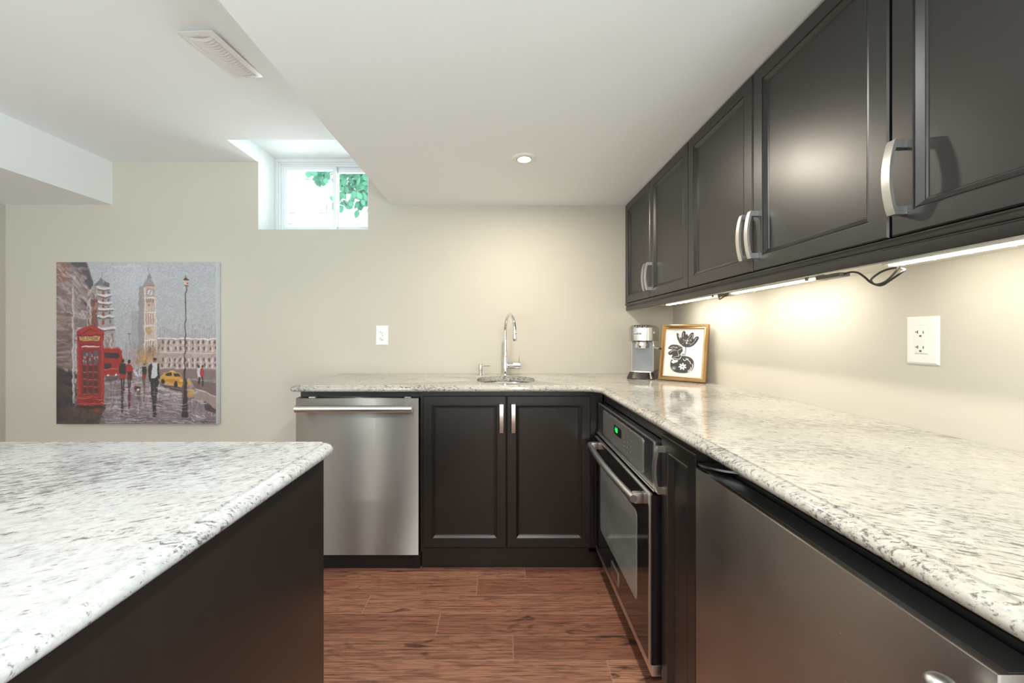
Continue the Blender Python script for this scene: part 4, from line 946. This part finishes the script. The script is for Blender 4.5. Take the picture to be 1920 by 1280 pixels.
# ------------------------------------------------------------------ gold frame with the flower vase print
FW, FH = 0.240, 0.302
t = thing('picture_frame', 'ornate gold picture frame with a black flower vase print', 'picture frame', ((0.855+1.029)/2, (2.17+2.005)/2, ZT+0.0045), local=True, rot=(math.radians(-11), 0, math.radians(-43.5)))
F = lambda u, v, n: (u, -n, v)
bm = rings_panel(bmesh.new(), F, -FW/2, FW/2, 0, FH, [(0.002, -0.018), (0, -0.016), (0, 0.004), (0.003, 0.007), (0.012, 0.0065), (0.014, 0.003), (0.019, 0.0045), (0.0215, 0.001), (0.0215, -0.004)], last=False)
link('frame_moulding', bm, M['gold'], t, sharp=25)
bm = bmesh.new()
def bead(u, v, ru, rv):
    r = bmesh.ops.create_icosphere(bm, subdivisions=1, radius=1.0)
    for q in r['verts']: q.co = Vector(F(u+q.co.x*ru, v+q.co.z*rv, 0.0062+q.co.y*0.0017))
nb = 30
for i in range(nb):
    s = -FW/2+0.012+(FW-0.024)*i/(nb-1)
    for v in (0.0075, FH-0.0075): bead(s, v, 0.0040, 0.0022)
for i in range(38):
    s = 0.012+(FH-0.024)*i/37
    for u in (-FW/2+0.0075, FW/2-0.0075): bead(u, s, 0.0022, 0.0040)
o = link('ornament', bm, M['golddark'], t); o['kind'] = 'stuff'
bm = rings_panel(bmesh.new(), F, -FW/2+0.0215, FW/2-0.0215, 0.0215, FH-0.0215, [(0, -0.006), (0, -0.002), (0.0045, -0.0045), (0.0045, -0.006)], last=False, first=False)
link('inner_fillet', bm, M['matboard'], t)
link('easel_leg', hull([(0.004, [(-0.03, 0.02), (0.03, 0.02), (0.03, 0.023), (-0.03, 0.023)]), (0.20, [(-0.02, 0.0185), (0.02, 0.0185), (0.02, 0.021), (-0.02, 0.021)])]), M['black'], t)
# print: crop coordinates 800..1420 by 270..1060 of the enlarged view
Q = Painter(440, 580, c8(214, 213, 212)); Q.ox = 805; Q.oy = 275; Q.sx = 440/600; Q.sy = 580/790; K = c8(40, 36, 36); Wt = c8(232, 230, 228); GR = c8(200, 198, 197)
def crv(pts, n=6, closed=True):
    o = []; N_ = len(pts)
    for i in range(N_ if closed else N_-1):
        p = [pts[(i+k) % N_] if closed else pts[min(max(i+k, 0), N_-1)] for k in (-1, 0, 1, 2)]
        for q in range(n):
            t_ = q/n; o.append(tuple(0.5*(2*p[1][a]+(p[2][a]-p[0][a])*t_+(2*p[0][a]-5*p[1][a]+4*p[2][a]-p[3][a])*t_*t_+(3*p[1][a]-p[0][a]-3*p[2][a]+p[3][a])*t_**3) for a in (0, 1)))
    return o if closed else o+[pts[-1]]
def blob(pts, grow, col):
    pts = crv(pts)
    cx = sum(p[0] for p in pts)/len(pts); cy = sum(p[1] for p in pts)/len(pts); o = []
    for x, y in pts:
        d = math.hypot(x-cx, y-cy); o.append((x+(x-cx)/d*grow, y+(y-cy)/d*grow))
    Q.poly(o, col)
tul = [(975, 340), (1005, 350), (1040, 400), (1055, 420), (1060, 340), (1088, 300), (1115, 320), (1125, 365), (1145, 350), (1165, 390), (1200, 340), (1240, 330), (1250, 380), (1245, 440), (1290, 395), (1330, 405), (1318, 460), (1270, 530), (1210, 570), (1130, 575), (1060, 545), (1010, 480), (985, 420)]
drp = [(852, 590), (890, 545), (950, 535), (1020, 545), (1080, 580), (1090, 640), (1060, 690), (1070, 740), (1040, 770), (990, 765), (920, 760), (930, 710), (880, 715), (855, 680), (880, 650), (920, 620), (855, 610)]
vase = [(905+375*0.5+188*math.copysign(abs(math.cos(a))**0.8, math.cos(a)), 865+143*math.copysign(abs(math.sin(a))**0.8, math.sin(a))) for a in [2*PI*k/40 for k in range(40)]]
for s in (tul, drp, vase): blob(s, 18, GR)
Q.line([(1145, 560), (1140, 680)], 16, GR); Q.poly([(1075, 675), (1150, 672), (1156, 725), (1070, 728)], GR)
for s in (tul, drp, vase): blob(s, 0, K)
Q.line([(1134, 570), (1132, 680)], 9, K); Q.line([(1146, 575), (1144, 680)], 3, K); Q.line([(1090, 600), (1112, 620), (1110, 670)], 10, Wt); Q.line([(1122, 600), (1120, 672)], 8, Wt)
Q.poly([(1078, 682), (1146, 680), (1150, 712), (1076, 716)], c8(170, 168, 168)); Q.line([(1085, 690), (1090, 708), (1100, 690), (1108, 708), (1118, 690), (1126, 708), (1136, 690)], 4, K)
for a, b, c in (((1000, 360), (1020, 400), (1035, 440)), ((1150, 460), (1185, 400), (1215, 360)), ((1215, 440), (1232, 400), (1236, 360)), ((1270, 450), (1290, 430), (1305, 420)), ((1085, 330), (1080, 370), (1085, 400)), ((1000, 460), (1030, 520), (1080, 550)), ((1200, 540), (1250, 500), (1285, 450))): Q.line([a, b, c], 6, c8(208, 206, 205), 0.85)
Q.ell((1020, 395), 10, 26, c8(215, 213, 212), 0.9, -0.5)
Q.dabs((1090, 440, 1230, 520), 40, 12, 5, [Wt], 0.8, 0.5, 1.5); Q.ell((1155, 468), 12, 9, Wt); Q.ell((1145, 505), 12, 8, Wt)
Q_line = Q.line; Q.line = lambda p, *a: Q_line(crv(list(p), 6, False) if len(p) > 2 else p, *a)
for pts in ([(875, 590), (930, 575), (990, 590)], [(880, 680), (930, 640), (975, 630)], [(1010, 640), (1040, 620), (1075, 600)], [(940, 750), (1000, 735), (1060, 700)], [(1010, 650), (1030, 700), (1030, 740)]): Q.line(pts, 6, c8(208, 206, 205), 0.85)
Q.dabs((900, 560, 1060, 660), 26, 18, 5, [Wt], 0.7, 0.3, 0.6)
Q.line([(920, 785), (960, 770), (1010, 778), (1050, 775), (1072, 735)], 8, Wt)
for k in range(7):
    a = 2*PI*k/7+0.3; Q.ell((1105+38*math.cos(a), 900+34*math.sin(a)), 26, 13, Wt, 1.0, a)
Q.ell((975, 820), 55, 22, Wt, 1.0, -0.25); Q.ell((945, 835), 26, 16, Wt, 1, 0.5); Q.ell((955, 800), 26, 10, Wt, 1, 0.4)
for k in range(12):
    a = 2*PI*k/12; Q.line([(965, 935), (965+40*math.cos(a), 935+36*math.sin(a))], 4, c8(190, 188, 188))
Q.line([(1110, 775), (1130, 800), (1170, 780), (1215, 815), (1232, 850)], 8, Wt); Q.line([(1150, 760), (1190, 775)], 8, Wt); Q.line([(1258, 850), (1262, 900), (1240, 950), (1195, 985)], 9, Wt); Q.line([(1235, 900), (1225, 940), (1190, 965)], 7, Wt); Q.line([(1210, 975), (1245, 970)], 6, Wt)
u0, u1, v0, v1 = -FW/2+0.025, FW/2-0.025, 0.025, FH-0.025
link('print_backing', fbox(bmesh.new(), F, u0-0.003, u1+0.003, v0-0.003, v1+0.003, -0.016, -0.0065), M['plastic'], t)
picture('flower_print', Q.out(2), lambda s, v: (u0+(u1-u0)*s, 0*s+0.0060, v0+(v1-v0)*v), M['print'], t)
